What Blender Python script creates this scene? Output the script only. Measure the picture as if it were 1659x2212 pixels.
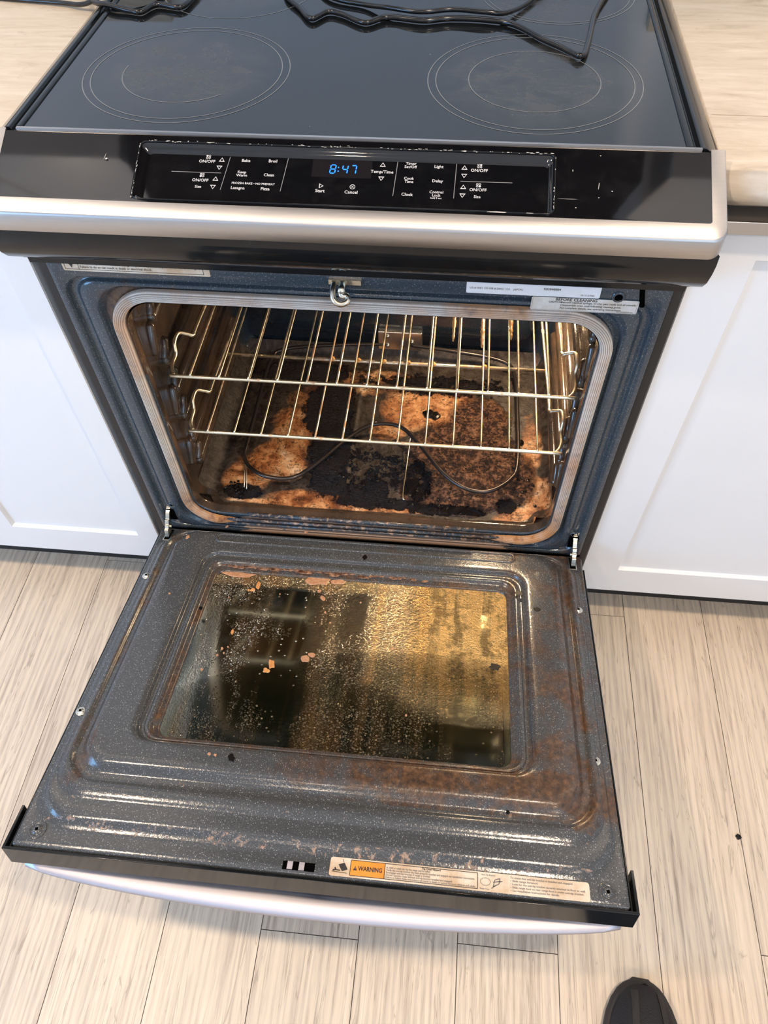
import bpy, bmesh, math, random
import numpy as np
from mathutils import Vector, Matrix, noise as mnoise

for o in list(bpy.data.objects): bpy.data.objects.remove(o)
SC = bpy.context.scene
COL = SC.collection
random.seed(7)
PI = math.pi

# ------------------------------------------------------------------ camera
cd = bpy.data.cameras.new('camera'); cam = bpy.data.objects.new('camera', cd); COL.objects.link(cam)
R = Matrix(((0.9950760, -0.0677302, 0.0723627), (0.0973523, 0.8049669, -0.5852785), (-0.0186086, 0.5894412, 0.8075969)))
M = R.to_4x4(); M.translation = Vector((0.1250, -0.7192, 1.3175))
cam.matrix_world = M
cd.sensor_fit = 'HORIZONTAL'; cd.sensor_width = 36.0; cd.lens = 1605.67 / 1659 * 36.0
cd.clip_start = 0.02; cd.clip_end = 30
SC.camera = cam

# ------------------------------------------------------------------ exposure, world, lights
SC.view_settings.view_transform = 'Standard'
SC.view_settings.look = 'None'
SC.view_settings.exposure = 0.0
SC.view_settings.gamma = 1.0
SC.view_settings.use_curve_mapping = False
W = bpy.data.worlds.new('world'); SC.world = W; W.use_nodes = True
W.node_tree.nodes['Background'].inputs[0].default_value = (0.62, 0.78, 1.0, 1)
W.node_tree.nodes['Background'].inputs[1].default_value = 0.6

def light(name, kind, loc, energy, color, size=0.1, size_y=None, target=None, spread=None, parent=None):
    l = bpy.data.lights.new(name, kind); l.energy = energy; l.color = color
    if kind == 'AREA':
        l.shape = 'RECTANGLE' if size_y else 'DISK'; l.size = size
        if size_y: l.size_y = size_y
        if spread: l.spread = spread
    elif kind in ('POINT', 'SPOT'): l.shadow_soft_size = size
    o = bpy.data.objects.new(name, l); COL.objects.link(o); o.location = loc
    if target is not None:
        o.rotation_euler = (Vector(target) - Vector(loc)).to_track_quat('-Z', 'Y').to_euler()
    return o
WARM = (1.0, 0.79, 0.585)
CEIL = 2.45
# two recessed downlights in the ceiling
light('downlight_lamp', 'AREA', (0.55, -0.62, CEIL - 0.012), 23, WARM, 0.12, target=(0.55, -0.62, 0))
light('downlight_lamp', 'AREA', (-1.02, -0.55, CEIL - 0.012), 22, WARM, 0.12, target=(-1.02, -0.55, 0))
# warm fill: two added downlights behind the photographer
light('downlight_lamp', 'AREA', (-0.35, -2.1, CEIL - 0.012), 10, WARM, 0.12, target=(-0.35, -2.1, 0))
light('downlight_lamp', 'AREA', (1.15, -2.0, CEIL - 0.012), 10, WARM, 0.12, target=(1.15, -2.0, 0))
# added fill lamps under the hood and wall cabinets for wall and counters
light('hood_fill', 'AREA', (0.0, 0.47, 1.438), 0.35, (0.80, 0.90, 1.0), 0.40, 0.05, target=(0.0, 0.50, 0.9))
light('cabinet_fill', 'AREA', (0.87, 0.33, 1.440), 0.5, WARM, 0.70, 0.03, target=(0.87, 0.32, 0.9))
light('cabinet_fill', 'AREA', (-0.87, 0.33, 1.440), 0.4, WARM, 0.70, 0.03, target=(-0.87, 0.32, 0.9))
# daylight through the window in the left wall and the one in front of the range
light('window_daylight', 'AREA', (-2.36, -1.55, 0.98), 62, (0.22, 0.53, 1.0), 1.2, 1.25, target=(-1.0, -1.1, 0.5))
light('window_daylight', 'AREA', (1.55, -3.0, 1.45), 14, (0.45, 0.70, 1.0), 1.2, 1.2, target=(0.6, 0.0, 0.7))

# ------------------------------------------------------------------ node helpers
def mat(name):
    m = bpy.data.materials.new(name); m.use_nodes = True
    nt = m.node_tree; b = nt.nodes['Principled BSDF']
    return m, nt, b
def N(nt, t, **kw):
    n = nt.nodes.new(t)
    for k, v in kw.items():
        if k.startswith('i_'):
            key = k[2:]; key = int(key) if key.isdigit() else key.replace('_', ' ')
            n.inputs[key].default_value = v
        else: setattr(n, k, v)
    return n
def L(nt, a, b): nt.links.new(a, b)
def coords(nt, scale=(1, 1, 1), kind='Object', rot=(0, 0, 0)):
    tc = N(nt, 'ShaderNodeTexCoord'); mp = N(nt, 'ShaderNodeMapping')
    mp.inputs['Scale'].default_value = scale; mp.inputs['Rotation'].default_value = rot
    L(nt, tc.outputs[kind], mp.inputs[0]); return mp.outputs[0]
def noise(nt, vec, scale, detail=4, rough=0.55, dist=0.0):
    n = N(nt, 'ShaderNodeTexNoise'); n.inputs['Scale'].default_value = scale; n.inputs['Detail'].default_value = detail
    n.inputs['Roughness'].default_value = rough; n.inputs['Distortion'].default_value = dist
    L(nt, vec, n.inputs['Vector']); return n.outputs['Fac']
def ramp(nt, fac, stops, interp='LINEAR'):
    r = N(nt, 'ShaderNodeValToRGB'); r.color_ramp.interpolation = interp
    e = r.color_ramp.elements
    while len(e) < len(stops): e.new(0.5)
    for i, (p, c) in enumerate(stops):
        e[i].position = p; e[i].color = (c, c, c, 1) if isinstance(c, (int, float)) else (*c, 1)
    L(nt, fac, r.inputs[0]); return r.outputs[0]
def mixc(nt, fac, a, b, mode='MIX'):
    m = N(nt, 'ShaderNodeMix', data_type='RGBA', blend_type=mode)
    for s, v in ((0, fac), (6, a), (7, b)):
        if isinstance(v, (int, float)): m.inputs[s].default_value = v
        elif isinstance(v, tuple): m.inputs[s].default_value = (*v, 1)
        else: L(nt, v, m.inputs[s])
    return m.outputs[2]
def mth(nt, op, a, b=None, c=None, clamp=False):
    m = N(nt, 'ShaderNodeMath', operation=op, use_clamp=clamp)
    for s, v in enumerate((a, b, c)):
        if v is None: continue
        if isinstance(v, (int, float)): m.inputs[s].default_value = v
        else: L(nt, v, m.inputs[s])
    return m.outputs[0]
def attr(nt, name):
    a = N(nt, 'ShaderNodeAttribute'); a.attribute_name = name; return a.outputs['Fac']
def bump(nt, b, h, strength=0.3, dist=0.002, prev=None):
    n = N(nt, 'ShaderNodeBump'); n.inputs['Strength'].default_value = strength; n.inputs['Distance'].default_value = dist
    L(nt, h, n.inputs['Height'])
    if prev: L(nt, prev, n.inputs['Normal'])
    L(nt, n.outputs[0], b.inputs['Normal']); return n.outputs[0]
def plain(name, col, rough=0.5, metal=0.0, spec=None, coat=0.0, emit=None, es=1.0):
    m, nt, b = mat(name); b.inputs['Base Color'].default_value = (*col, 1)
    b.inputs['Roughness'].default_value = rough; b.inputs['Metallic'].default_value = metal
    if spec is not None: b.inputs['Specular IOR Level'].default_value = spec
    b.inputs['Coat Weight'].default_value = coat
    if emit: b.inputs['Emission Color'].default_value = (*emit, 1); b.inputs['Emission Strength'].default_value = es
    return m
def speckle(nt, v, scale, thr):
    """tiny bright flecks: voronoi cells whose centre is near"""
    vo = N(nt, 'ShaderNodeTexVoronoi'); vo.inputs['Scale'].default_value = scale; L(nt, v, vo.inputs['Vector'])
    wn = N(nt, 'ShaderNodeSeparateColor'); L(nt, vo.outputs['Color'], wn.inputs[0])
    near = ramp(nt, vo.outputs['Distance'], [(0.0, 1.0), (thr, 0.0)])
    pick = ramp(nt, wn.outputs[0], [(0.45, 0.0), (0.75, 1.0)])
    return mth(nt, 'MULTIPLY', near, pick), wn.outputs[1]

# ------------------------------------------------------------------ materials
MT = {}
def m_enamel(name, base, grime_amt=1.0, speck=1.0):
    m, nt, b = mat(name); v = coords(nt)
    f, rnd = speckle(nt, v, 420, 0.34)
    f2, _ = speckle(nt, v, 900, 0.42)
    fl = mth(nt, 'MAXIMUM', mth(nt, 'MULTIPLY', f, 1.0 * speck), mth(nt, 'MULTIPLY', f2, 0.55 * speck))
    c = mixc(nt, fl, base, (0.42, 0.44, 0.46))
    g = attr(nt, 'grime')
    n1 = noise(nt, v, 22, 6, 0.65, 0.6)
    n2 = noise(nt, v, 140, 4, 0.6)
    gm = mth(nt, 'MULTIPLY', mth(nt, 'ADD', mth(nt, 'SUBTRACT', g, 0.40), mth(nt, 'MULTIPLY', mth(nt, 'SUBTRACT', n1, 0.5), 1.7)), 2.4 * grime_amt, clamp=True)
    gm = mth(nt, 'MULTIPLY', gm, ramp(nt, g, [(0.04, 0.0), (0.55, 1.0)]))
    gc = ramp(nt, n2, [(0.3, (0.022, 0.011, 0.006)), (0.52, (0.085, 0.038, 0.014)), (0.72, (0.17, 0.085, 0.038))])
    c = mixc(nt, mth(nt, 'MULTIPLY', gm, 0.84), c, gc)
    # pale dried drips
    d = attr(nt, 'crust')
    n3 = noise(nt, v, 95, 5, 0.7, 0.4)
    dm = ramp(nt, mth(nt, 'ADD', mth(nt, 'MULTIPLY', d, 0.55), mth(nt, 'MULTIPLY', n3, 0.75)), [(0.66, 0.0), (0.74, 1.0)])
    dm = mth(nt, 'MULTIPLY', dm, ramp(nt, d, [(0.02, 0.0), (0.2, 1.0)]))
    c = mixc(nt, mth(nt, 'MULTIPLY', dm, 0.8), c, (0.42, 0.27, 0.18))
    L(nt, c, b.inputs['Base Color'])
    r = mth(nt, 'ADD', 0.17, mth(nt, 'MULTIPLY', gm, 0.12)); L(nt, r, b.inputs['Roughness'])
    b.inputs['Coat Weight'].default_value = 0.12; b.inputs['Coat Roughness'].default_value = 0.08
    hh = mth(nt, 'ADD', mth(nt, 'MULTIPLY', noise(nt, v, 260, 3, 0.6), 0.5), mth(nt, 'MULTIPLY', n2, mth(nt, 'MULTIPLY', gm, 0.9)))
    hh = mth(nt, 'ADD', hh, mth(nt, 'MULTIPLY', dm, 0.8))
    bump(nt, b, hh, 0.42, 0.0011)
    return m
MT['enamel_door'] = m_enamel('speckled_grey_enamel', (0.056, 0.060, 0.064))
MT['enamel_frame'] = m_enamel('speckled_blue_black_enamel', (0.034, 0.050, 0.066), 1.0, 0.6)

def m_black(name, col=(0.006, 0.007, 0.008), rough=0.08, scratch=0.12, ior=1.42):
    m, nt, b = mat(name); v = coords(nt)
    L(nt, mixc(nt, mth(nt, 'MULTIPLY', ramp(nt, noise(nt, v, 40, 6, 0.7), [(0.5, 0.0), (0.8, 1.0)]), scratch), col, (0.07, 0.07, 0.07)), b.inputs['Base Color'])
    L(nt, mth(nt, 'ADD', rough, mth(nt, 'MULTIPLY', noise(nt, v, 12, 3), 0.05)), b.inputs['Roughness'])
    b.inputs['IOR'].default_value = ior
    return m
MT['black_gloss'] = m_black('gloss_black_enamel')
MT['black_panel'] = m_black('gloss_black_control_glass', (0.004, 0.004, 0.005), 0.03, 0.10, 1.75)
MT['black_matte'] = plain('black_painted_steel', (0.012, 0.012, 0.013), 0.42)
MT['dark_void'] = plain('unlit_inside', (0.002, 0.002, 0.002), 0.9, spec=0.0)

def m_cooktop():
    m, nt, b = mat('ceramic_cooktop_glass'); v = coords(nt)
    g = attr(nt, 'wear'); n1 = noise(nt, v, 24, 7, 0.72, 0.8); vs = coords(nt, (1.2, 5, 1)); n2 = noise(nt, vs, 26, 6, 0.7)
    w = mth(nt, 'MULTIPLY', g, ramp(nt, mth(nt, 'MULTIPLY', n1, mth(nt, 'ADD', n2, 0.45)), [(0.36, 0.12), (0.62, 1.0)]))
    c = mixc(nt, mth(nt, 'MULTIPLY', w, 0.26), (0.007, 0.0085, 0.010), (0.16, 0.155, 0.15))
    f, _ = speckle(nt, v, 62, 0.035)
    c = mixc(nt, mth(nt, 'MULTIPLY', f, 0.9), c, (0.6, 0.6, 0.58))
    L(nt, c, b.inputs['Base Color'])
    L(nt, mth(nt, 'ADD', 0.05, mth(nt, 'MULTIPLY', w, 0.35)), b.inputs['Roughness'])
    b.inputs['IOR'].default_value = 1.68
    return m
MT['cooktop'] = m_cooktop()
MT['ring'] = plain('printed_ring_grey', (0.17, 0.18, 0.19), 0.3)

def m_steel(name, base=(0.62, 0.60, 0.585), rough=0.28, stretch=(3, 220, 220)):
    m, nt, b = mat(name); v = coords(nt, stretch)
    n = noise(nt, v, 6, 5, 0.6)
    L(nt, mixc(nt, n, tuple(x * 0.86 for x in base), tuple(min(1, x * 1.1) for x in base)), b.inputs['Base Color'])
    b.inputs['Metallic'].default_value = 1.0
    L(nt, mth(nt, 'ADD', rough - 0.04, mth(nt, 'MULTIPLY', n, 0.12)), b.inputs['Roughness'])
    b.inputs['Anisotropic'].default_value = 0.4
    bump(nt, b, n, 0.12, 0.0004)
    return m
MT['steel'] = m_steel('brushed_stainless_steel', (0.53, 0.505, 0.49), 0.36)
MT['steel_handle'] = m_steel('brushed_steel_handle', (0.60, 0.57, 0.61), 0.5)

def m_rack(name, stain):
    m, nt, b = mat(name); v = coords(nt, kind='Object')
    n = noise(nt, v, 30, 5, 0.7); n2 = noise(nt, v, 120, 3, 0.6)
    s = ramp(nt, n, [(0.5 - stain, 0.0), (0.62 - stain * 0.6, 1.0)])
    c = mixc(nt, mth(nt, 'MULTIPLY', s, 0.85), (0.86, 0.79, 0.62), mixc(nt, n2, (0.22, 0.07, 0.02), (0.60, 0.30, 0.12)))
    L(nt, c, b.inputs['Base Color'])
    L(nt, mth(nt, 'SUBTRACT', 1.0, mth(nt, 'MULTIPLY', s, 0.75)), b.inputs['Metallic'])
    L(nt, mth(nt, 'ADD', 0.34, mth(nt, 'MULTIPLY', s, 0.2)), b.inputs['Roughness'])
    bump(nt, b, n2, 0.4, 0.001)
    return m
MT['rack'] = m_rack('heat_tinted_chrome_wire', -0.06)
MT['rack_brown'] = m_rack('stained_chrome_wire', 0.04)
MT['drip'] = plain('baked_orange_drip', (0.60, 0.30, 0.09), 0.45)
MT['element'] = plain('dark_heating_element_sheath', (0.055, 0.045, 0.042), 0.28, 0.7)
MT['chrome'] = plain('worn_zinc_steel', (0.70, 0.66, 0.56), 0.25, 1.0)

def m_gasket():
    m, nt, b = mat('woven_fibreglass_gasket')
    tc = N(nt, 'ShaderNodeTexCoord'); mp = N(nt, 'ShaderNodeMapping'); L(nt, tc.outputs['UV'], mp.inputs[0])
    wv = N(nt, 'ShaderNodeTexWave', wave_type='BANDS', bands_direction='X'); wv.inputs['Scale'].default_value = 110
    L(nt, mp.outputs[0], wv.inputs['Vector'])
    wy = N(nt, 'ShaderNodeTexWave', wave_type='BANDS', bands_direction='Y'); wy.inputs['Scale'].default_value = 2.228
    L(nt, mp.outputs[0], wy.inputs['Vector'])
    v = coords(nt); n = noise(nt, v, 18, 5, 0.65); g = attr(nt, 'grime')
    c = mixc(nt, n, (0.74, 0.67, 0.58), (0.90, 0.87, 0.83))
    h = mth(nt, 'MULTIPLY', mth(nt, 'ADD', wv.outputs['Fac'], 0.6), wy.outputs['Fac'])
    c = mixc(nt, mth(nt, 'MULTIPLY', mth(nt, 'SUBTRACT', 1.0, h, clamp=True), 0.7), c, (0.13, 0.10, 0.08))
    gm = mth(nt, 'MULTIPLY', mth(nt, 'ADD', g, mth(nt, 'MULTIPLY', mth(nt, 'SUBTRACT', n, 0.5), 1.6)), mth(nt, 'GREATER_THAN', g, 0.01), clamp=True)
    c = mixc(nt, gm, c, mixc(nt, ramp(nt, g, [(1.0, 0.0), (1.0, 1.0)]), mixc(nt, ramp(nt, noise(nt, v, 60, 4), [(0.32, 0), (0.5, 1)]), (0.16, 0.055, 0.018), (0.50, 0.24, 0.09)), (0.03, 0.012, 0.008)))
    L(nt, c, b.inputs['Base Color']); b.inputs['Roughness'].default_value = 0.6
    bump(nt, b, h, 0.5, 0.001)
    return m
MT['gasket'] = m_gasket()

def m_liner():
    m, nt, b = mat('soiled_oven_enamel'); v = coords(nt)
    n1 = noise(nt, v, 7, 6, 0.68, 1.0); n2 = noise(nt, v, 60, 5, 0.7)
    g = attr(nt, 'grime')
    c = mixc(nt, ramp(nt, n1, [(0.38, 0), (0.62, 1)]), (0.032, 0.024, 0.019), (0.085, 0.052, 0.032))
    c = mixc(nt, ramp(nt, n2, [(0.55, 0), (0.75, 1)]), c, (0.035, 0.018, 0.010))
    c = mixc(nt, g, (0.016, 0.024, 0.034), c)
    f, _ = speckle(nt, v, 500, 0.3)
    c = mixc(nt, mth(nt, 'MULTIPLY', f, 0.25), c, (0.4, 0.38, 0.36))
    L(nt, c, b.inputs['Base Color']); b.inputs['Roughness'].default_value = 0.13
    b.inputs['Coat Weight'].default_value = 0.5; b.inputs['Coat Roughness'].default_value = 0.06
    bump(nt, b, mth(nt, 'ADD', noise(nt, v, 16, 2), mth(nt, 'MULTIPLY', n2, 0.35)), 0.35, 0.004)
    return m
MT['liner'] = m_liner()

def m_ovenfloor():
    m, nt, b = mat('burnt_oven_floor'); v = coords(nt)
    a_o, a_c, a_g = attr(nt, 'orange'), attr(nt, 'char'), attr(nt, 'crustpatch')
    n1 = noise(nt, v, 14, 6, 0.65, 1.2); n2 = noise(nt, v, 75, 6, 0.72, 0.3); n3 = noise(nt, v, 230, 4, 0.7); n4 = noise(nt, v, 34, 6, 0.7, 0.8)
    base = mixc(nt, ramp(nt, n2, [(0.4, 0), (0.62, 1)]), (0.014, 0.011, 0.009), (0.060, 0.046, 0.037))
    om = ramp(nt, mth(nt, 'ADD', a_o, mth(nt, 'MULTIPLY', mth(nt, 'SUBTRACT', n1, 0.5), 1.3)), [(0.34, 0.0), (0.72, 1.0)])
    oc = ramp(nt, mth(nt, 'ADD', mth(nt, 'MULTIPLY', n1, 0.65), mth(nt, 'MULTIPLY', n4, 0.45)), [(0.38, (0.06, 0.016, 0.005)), (0.46, (0.20, 0.065, 0.02)), (0.53, (0.40, 0.165, 0.06)), (0.60, (0.56, 0.29, 0.13)), (0.70, (0.72, 0.50, 0.32))])
    c = mixc(nt, om, base, oc)
    gm = ramp(nt, mth(nt, 'ADD', a_g, mth(nt, 'MULTIPLY', mth(nt, 'SUBTRACT', n1, 0.5), 0.8)), [(0.30, 0.0), (0.52, 1.0)])
    gc = ramp(nt, mth(nt, 'ADD', mth(nt, 'MULTIPLY', n2, 0.7), mth(nt, 'MULTIPLY', n3, 0.4)), [(0.44, (0.010, 0.006, 0.004)), (0.53, (0.055, 0.024, 0.012)), (0.62, (0.26, 0.125, 0.065)), (0.72, (0.42, 0.26, 0.17))])
    c = mixc(nt, gm, c, gc)
    cm = ramp(nt, mth(nt, 'ADD', a_c, mth(nt, 'ADD', mth(nt, 'MULTIPLY', mth(nt, 'SUBTRACT', n4, 0.5), 1.5), mth(nt, 'MULTIPLY', mth(nt, 'SUBTRACT', n2, 0.5), 1.6))), [(0.40, 0.0), (0.56, 1.0)])
    c = mixc(nt, cm, c, mixc(nt, ramp(nt, n2, [(0.55, 0), (0.75, 1)]), (0.002, 0.0012, 0.001), (0.030, 0.007, 0.003)))
    sp = ramp(nt, mth(nt, 'MULTIPLY', n3, n2), [(0.17, 1.0), (0.245, 0.0)])
    c = mixc(nt, mth(nt, 'MULTIPLY', sp, 0.8), c, (0.02, 0.008, 0.004))
    L(nt, c, b.inputs['Base Color'])
    L(nt, mth(nt, 'SUBTRACT', 0.42, mth(nt, 'MULTIPLY', cm, 0.26)), b.inputs['Roughness']); b.inputs['Specular IOR Level'].default_value = 0.45
    h = mth(nt, 'ADD', mth(nt, 'MULTIPLY', n2, mth(nt, 'ADD', 0.25, mth(nt, 'ADD', gm, cm))), mth(nt, 'MULTIPLY', n3, mth(nt, 'ADD', 0.1, mth(nt, 'ADD', gm, mth(nt, 'MULTIPLY', cm, 0.8)))))
    bump(nt, b, h, 1.0, 0.006)
    return m
MT['ovenfloor'] = m_ovenfloor()

def m_window():
    m = bpy.data.materials.new('greasy_door_window_glass'); m.use_nodes = True; nt = m.node_tree; nt.nodes.clear()
    out = N(nt, 'ShaderNodeOutputMaterial')
    v = coords(nt); vs = coords(nt, (1.0, 0.10, 0.10))
    g = attr(nt, 'grease')
    n1 = noise(nt, vs, 42, 5, 0.6, 0.5); n0 = noise(nt, v, 9, 4, 0.6)
    drops, rr = speckle(nt, v, 270, 0.42); d2, _ = speckle(nt, v, 95, 0.16); d3, _ = speckle(nt, v, 560, 0.45)
    clump = ramp(nt, mth(nt, 'ADD', mth(nt, 'MULTIPLY', n0, 0.7), mth(nt, 'ADD', mth(nt, 'MULTIPLY', n1, 0.45), mth(nt, 'MULTIPLY', g, 0.50))), [(0.58, 0.0), (0.95, 1.0)])
    dm = mth(nt, 'MAXIMUM', mth(nt, 'MULTIPLY', mth(nt, 'MAXIMUM', drops, d3), clump), mth(nt, 'MULTIPLY', d2, 0.75))
    streak = mth(nt, 'MULTIPLY', ramp(nt, n1, [(0.46, 0.0), (0.72, 1.0)]), ramp(nt, mth(nt, 'ADD', g, mth(nt, 'MULTIPLY', n0, 0.5)), [(0.25, 0.08), (0.95, 1.0)]))
    tr = N(nt, 'ShaderNodeBsdfTransparent'); L(nt, mixc(nt, streak, (0.50, 0.52, 0.40), (0.34, 0.22, 0.07)), tr.inputs[0])
    gl = N(nt, 'ShaderNodeBsdfGlossy'); L(nt, mixc(nt, ramp(nt, mth(nt, 'ADD', g, mth(nt, 'MULTIPLY', n1, 0.4)), [(0.25, 0.0), (0.8, 1.0)]), (0.95, 0.95, 0.80), (1.0, 0.66, 0.26)), gl.inputs[0])  # gold tint put into the reflection where the grease mask is high
    L(nt, mth(nt, 'ADD', 0.09, mth(nt, 'MULTIPLY', g, 0.24)), gl.inputs['Roughness'])
    bp = N(nt, 'ShaderNodeBump'); bp.inputs['Strength'].default_value = 1.0; bp.inputs['Distance'].default_value = 0.0026
    hb = mth(nt, 'ADD', dm, mth(nt, 'MULTIPLY', noise(nt, v, 230, 4, 0.65), mth(nt, 'MULTIPLY', g, 1.6)))
    L(nt, hb, bp.inputs['Height']); L(nt, bp.outputs[0], gl.inputs['Normal'])
    fr = N(nt, 'ShaderNodeFresnel'); fr.inputs[0].default_value = 1.62
    film = ramp(nt, mth(nt, 'ADD', mth(nt, 'MULTIPLY', n1, 0.6), mth(nt, 'MULTIPLY', noise(nt, v, 60, 5, 0.75), 0.55)), [(0.49, 0.15), (0.66, 1.0)])
    f = mth(nt, 'MULTIPLY', fr.outputs[0], mth(nt, 'SUBTRACT', mth(nt, 'ADD', 0.75, mth(nt, 'MULTIPLY', g, 0.55)), mth(nt, 'MULTIPLY', mth(nt, 'MULTIPLY', g, mth(nt, 'SUBTRACT', 1.0, film)), 1.15)), clamp=True)
    mx = N(nt, 'ShaderNodeMixShader'); L(nt, f, mx.inputs[0]); L(nt, tr.outputs[0], mx.inputs[1]); L(nt, gl.outputs[0], mx.inputs[2])
    df = N(nt, 'ShaderNodeBsdfPrincipled'); df.inputs['Roughness'].default_value = 0.25
    L(nt, mixc(nt, rr, (0.34, 0.17, 0.05), (0.72, 0.50, 0.26)), df.inputs['Base Color']); L(nt, bp.outputs[0], df.inputs['Normal'])
    df2 = N(nt, 'ShaderNodeBsdfDiffuse'); df2.inputs[0].default_value = (0.24, 0.12, 0.03, 1)
    mx1 = N(nt, 'ShaderNodeMixShader'); L(nt, mth(nt, 'MULTIPLY', streak, 0.45), mx1.inputs[0]); L(nt, mx.outputs[0], mx1.inputs[1]); L(nt, df2.outputs[0], mx1.inputs[2])
    mx2 = N(nt, 'ShaderNodeMixShader'); L(nt, mth(nt, 'MULTIPLY', dm, 0.9, clamp=True), mx2.inputs[0]); L(nt, mx1.outputs[0], mx2.inputs[1]); L(nt, df.outputs[0], mx2.inputs[2])
    L(nt, mx2.outputs[0], out.inputs[0])
    return m
MT['window'] = m_window()
MT['outer_glass'] = plain('dark_outer_door_glass', (0.012, 0.016, 0.013), 0.06)
MT['window_channel'] = plain('dull_steel_window_channel', (0.22, 0.22, 0.16), 0.35, 0.3)

def m_cabinet():
    m, nt, b = mat('white_cabinet_lacquer'); v = coords(nt)
    n = noise(nt, v, 6, 3); L(nt, mixc(nt, n, (0.74, 0.74, 0.74), (0.78, 0.78, 0.78)), b.inputs['Base Color'])
    b.inputs['Roughness'].default_value = 0.34
    return m
MT['cabinet'] = m_cabinet()

def m_counter():
    m, nt, b = mat('cream_travertine_laminate'); v = coords(nt, (1.0, 5.5, 5.5)); v2 = coords(nt)
    n = noise(nt, v, 9, 7, 0.68, 0.7); n2 = noise(nt, v2, 45, 5, 0.7)
    c = ramp(nt, n, [(0.30, (0.48, 0.40, 0.31)), (0.45, (0.60, 0.515, 0.41)), (0.58, (0.66, 0.58, 0.475)), (0.75, (0.73, 0.665, 0.575))])
    c = mixc(nt, ramp(nt, n2, [(0.62, 0), (0.8, 1)]), c, (0.42, 0.35, 0.27))
    fl, _ = speckle(nt, coords(nt, (1, 2.2, 1)), 38, 0.09)
    c = mixc(nt, mth(nt, 'MULTIPLY', fl, 0.7), c, (0.16, 0.12, 0.09))
    L(nt, c, b.inputs['Base Color']); b.inputs['Roughness'].default_value = 0.38
    bump(nt, b, n, 0.12, 0.0015)
    return m
MT['counter'] = m_counter()

MT['counter_vein'] = plain('brown_travertine_vein', (0.40, 0.31, 0.22), 0.5)
def m_planks():
    m, nt, b = mat('greige_oak_planks')
    tint = attr(nt, 'tint'); off = attr(nt, 'shift')
    tc = N(nt, 'ShaderNodeTexCoord'); ad = N(nt, 'ShaderNodeVectorMath', operation='ADD')
    cb = N(nt, 'ShaderNodeCombineXYZ'); L(nt, off, cb.inputs[0]); L(nt, off, cb.inputs[1]); L(nt, mth(nt, 'MULTIPLY', off, 3.0), cb.inputs[2])
    L(nt, tc.outputs['Object'], ad.inputs[0]); L(nt, cb.outputs[0], ad.inputs[1])
    def mp(s):
        n = N(nt, 'ShaderNodeMapping'); n.inputs['Scale'].default_value = s; L(nt, ad.outputs[0], n.inputs[0]); return n.outputs[0]
    grain = noise(nt, mp((16, 0.9, 1)), 11, 7, 0.70, 0.35)
    broad = noise(nt, mp((5, 0.5, 1)), 5, 4, 0.6, 0.8)
    wv = N(nt, 'ShaderNodeTexWave', wave_type='BANDS', bands_direction='X'); wv.inputs['Scale'].default_value = 26
    wv.inputs['Distortion'].default_value = 9; wv.inputs['Detail'].default_value = 4; wv.inputs['Detail Scale'].default_value = 1.3; L(nt, mp((1, 0.05, 1)), wv.inputs['Vector'])
    fib = noise(nt, mp((40, 1.6, 1)), 22, 5, 0.75)
    spl = noise(nt, mp((1, 0.7, 1)), 26, 5, 0.8)
    t = mth(nt, 'ADD', mth(nt, 'MULTIPLY', grain, 0.40), mth(nt, 'ADD', mth(nt, 'MULTIPLY', broad, 0.30), mth(nt, 'ADD', mth(nt, 'MULTIPLY', wv.outputs['Fac'], 0.10), mth(nt, 'MULTIPLY', fib, 0.20))))
    t = mth(nt, 'ADD', t, mth(nt, 'MULTIPLY', mth(nt, 'SUBTRACT', tint, 0.5), 0.13))
    c = ramp(nt, t, [(0.34, (0.40, 0.305, 0.225)), (0.45, (0.58, 0.475, 0.37)), (0.53, (0.68, 0.56, 0.425)), (0.66, (0.76, 0.635, 0.49))])
    # dark medullary cracks
    cr = ramp(nt, noise(nt, mp((7, 0.28, 1)), 9, 3, 0.5, 1.6), [(0.478, 0.0), (0.492, 1.0), (0.500, 1.0), (0.514, 0.0)])
    c = mixc(nt, mth(nt, 'MULTIPLY', cr, 0.38), c, (0.17, 0.12, 0.09))
    c = mixc(nt, mth(nt, 'MULTIPLY', ramp(nt, spl, [(0.66, 0), (0.76, 1)]), 0.45), c, (0.19, 0.13, 0.09))
    L(nt, c, b.inputs['Base Color'])
    b.inputs['Roughness'].default_value = 0.42
    bump(nt, b, t, 0.18, 0.001)
    return m
MT['planks'] = m_planks()
MT['seam'] = plain('dark_plank_joint', (0.05, 0.035, 0.028), 0.8)
MT['wall'] = plain('blue_grey_wall_paint', (0.74, 0.79, 0.84), 0.6)
MT['ceiling'] = plain('white_ceiling_paint', (0.80, 0.79, 0.77), 0.8)
MT['trimwhite'] = plain('white_trim_paint', (0.78, 0.78, 0.76), 0.5)
MT['cord'] = plain('black_rubber_cord', (0.010, 0.010, 0.011), 0.22)
MT['legend'] = plain('white_printed_legend', (0.62, 0.62, 0.64), 0.4)
MT['legend_line'] = plain('grey_printed_line', (0.25, 0.25, 0.26), 0.4)
MT['scuff'] = plain('worn_pale_scuff', (0.50, 0.49, 0.47), 0.5)
MT['led'] = plain('blue_led_segments', (0.0, 0.02, 0.1), 0.4, emit=(0.015, 0.17, 1.0), es=3.5)
MT['lens_dark'] = plain('dark_display_lens', (0.012, 0.011, 0.013), 0.03)
def m_sticker(name, a, bcol, sc=30):
    m, nt, b = mat(name); v = coords(nt); n = noise(nt, v, sc, 5, 0.65)
    L(nt, mixc(nt, ramp(nt, n, [(0.40, 0), (0.68, 1)]), a, bcol), b.inputs['Base Color']); b.inputs['Roughness'].default_value = 0.35
    return m
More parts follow.
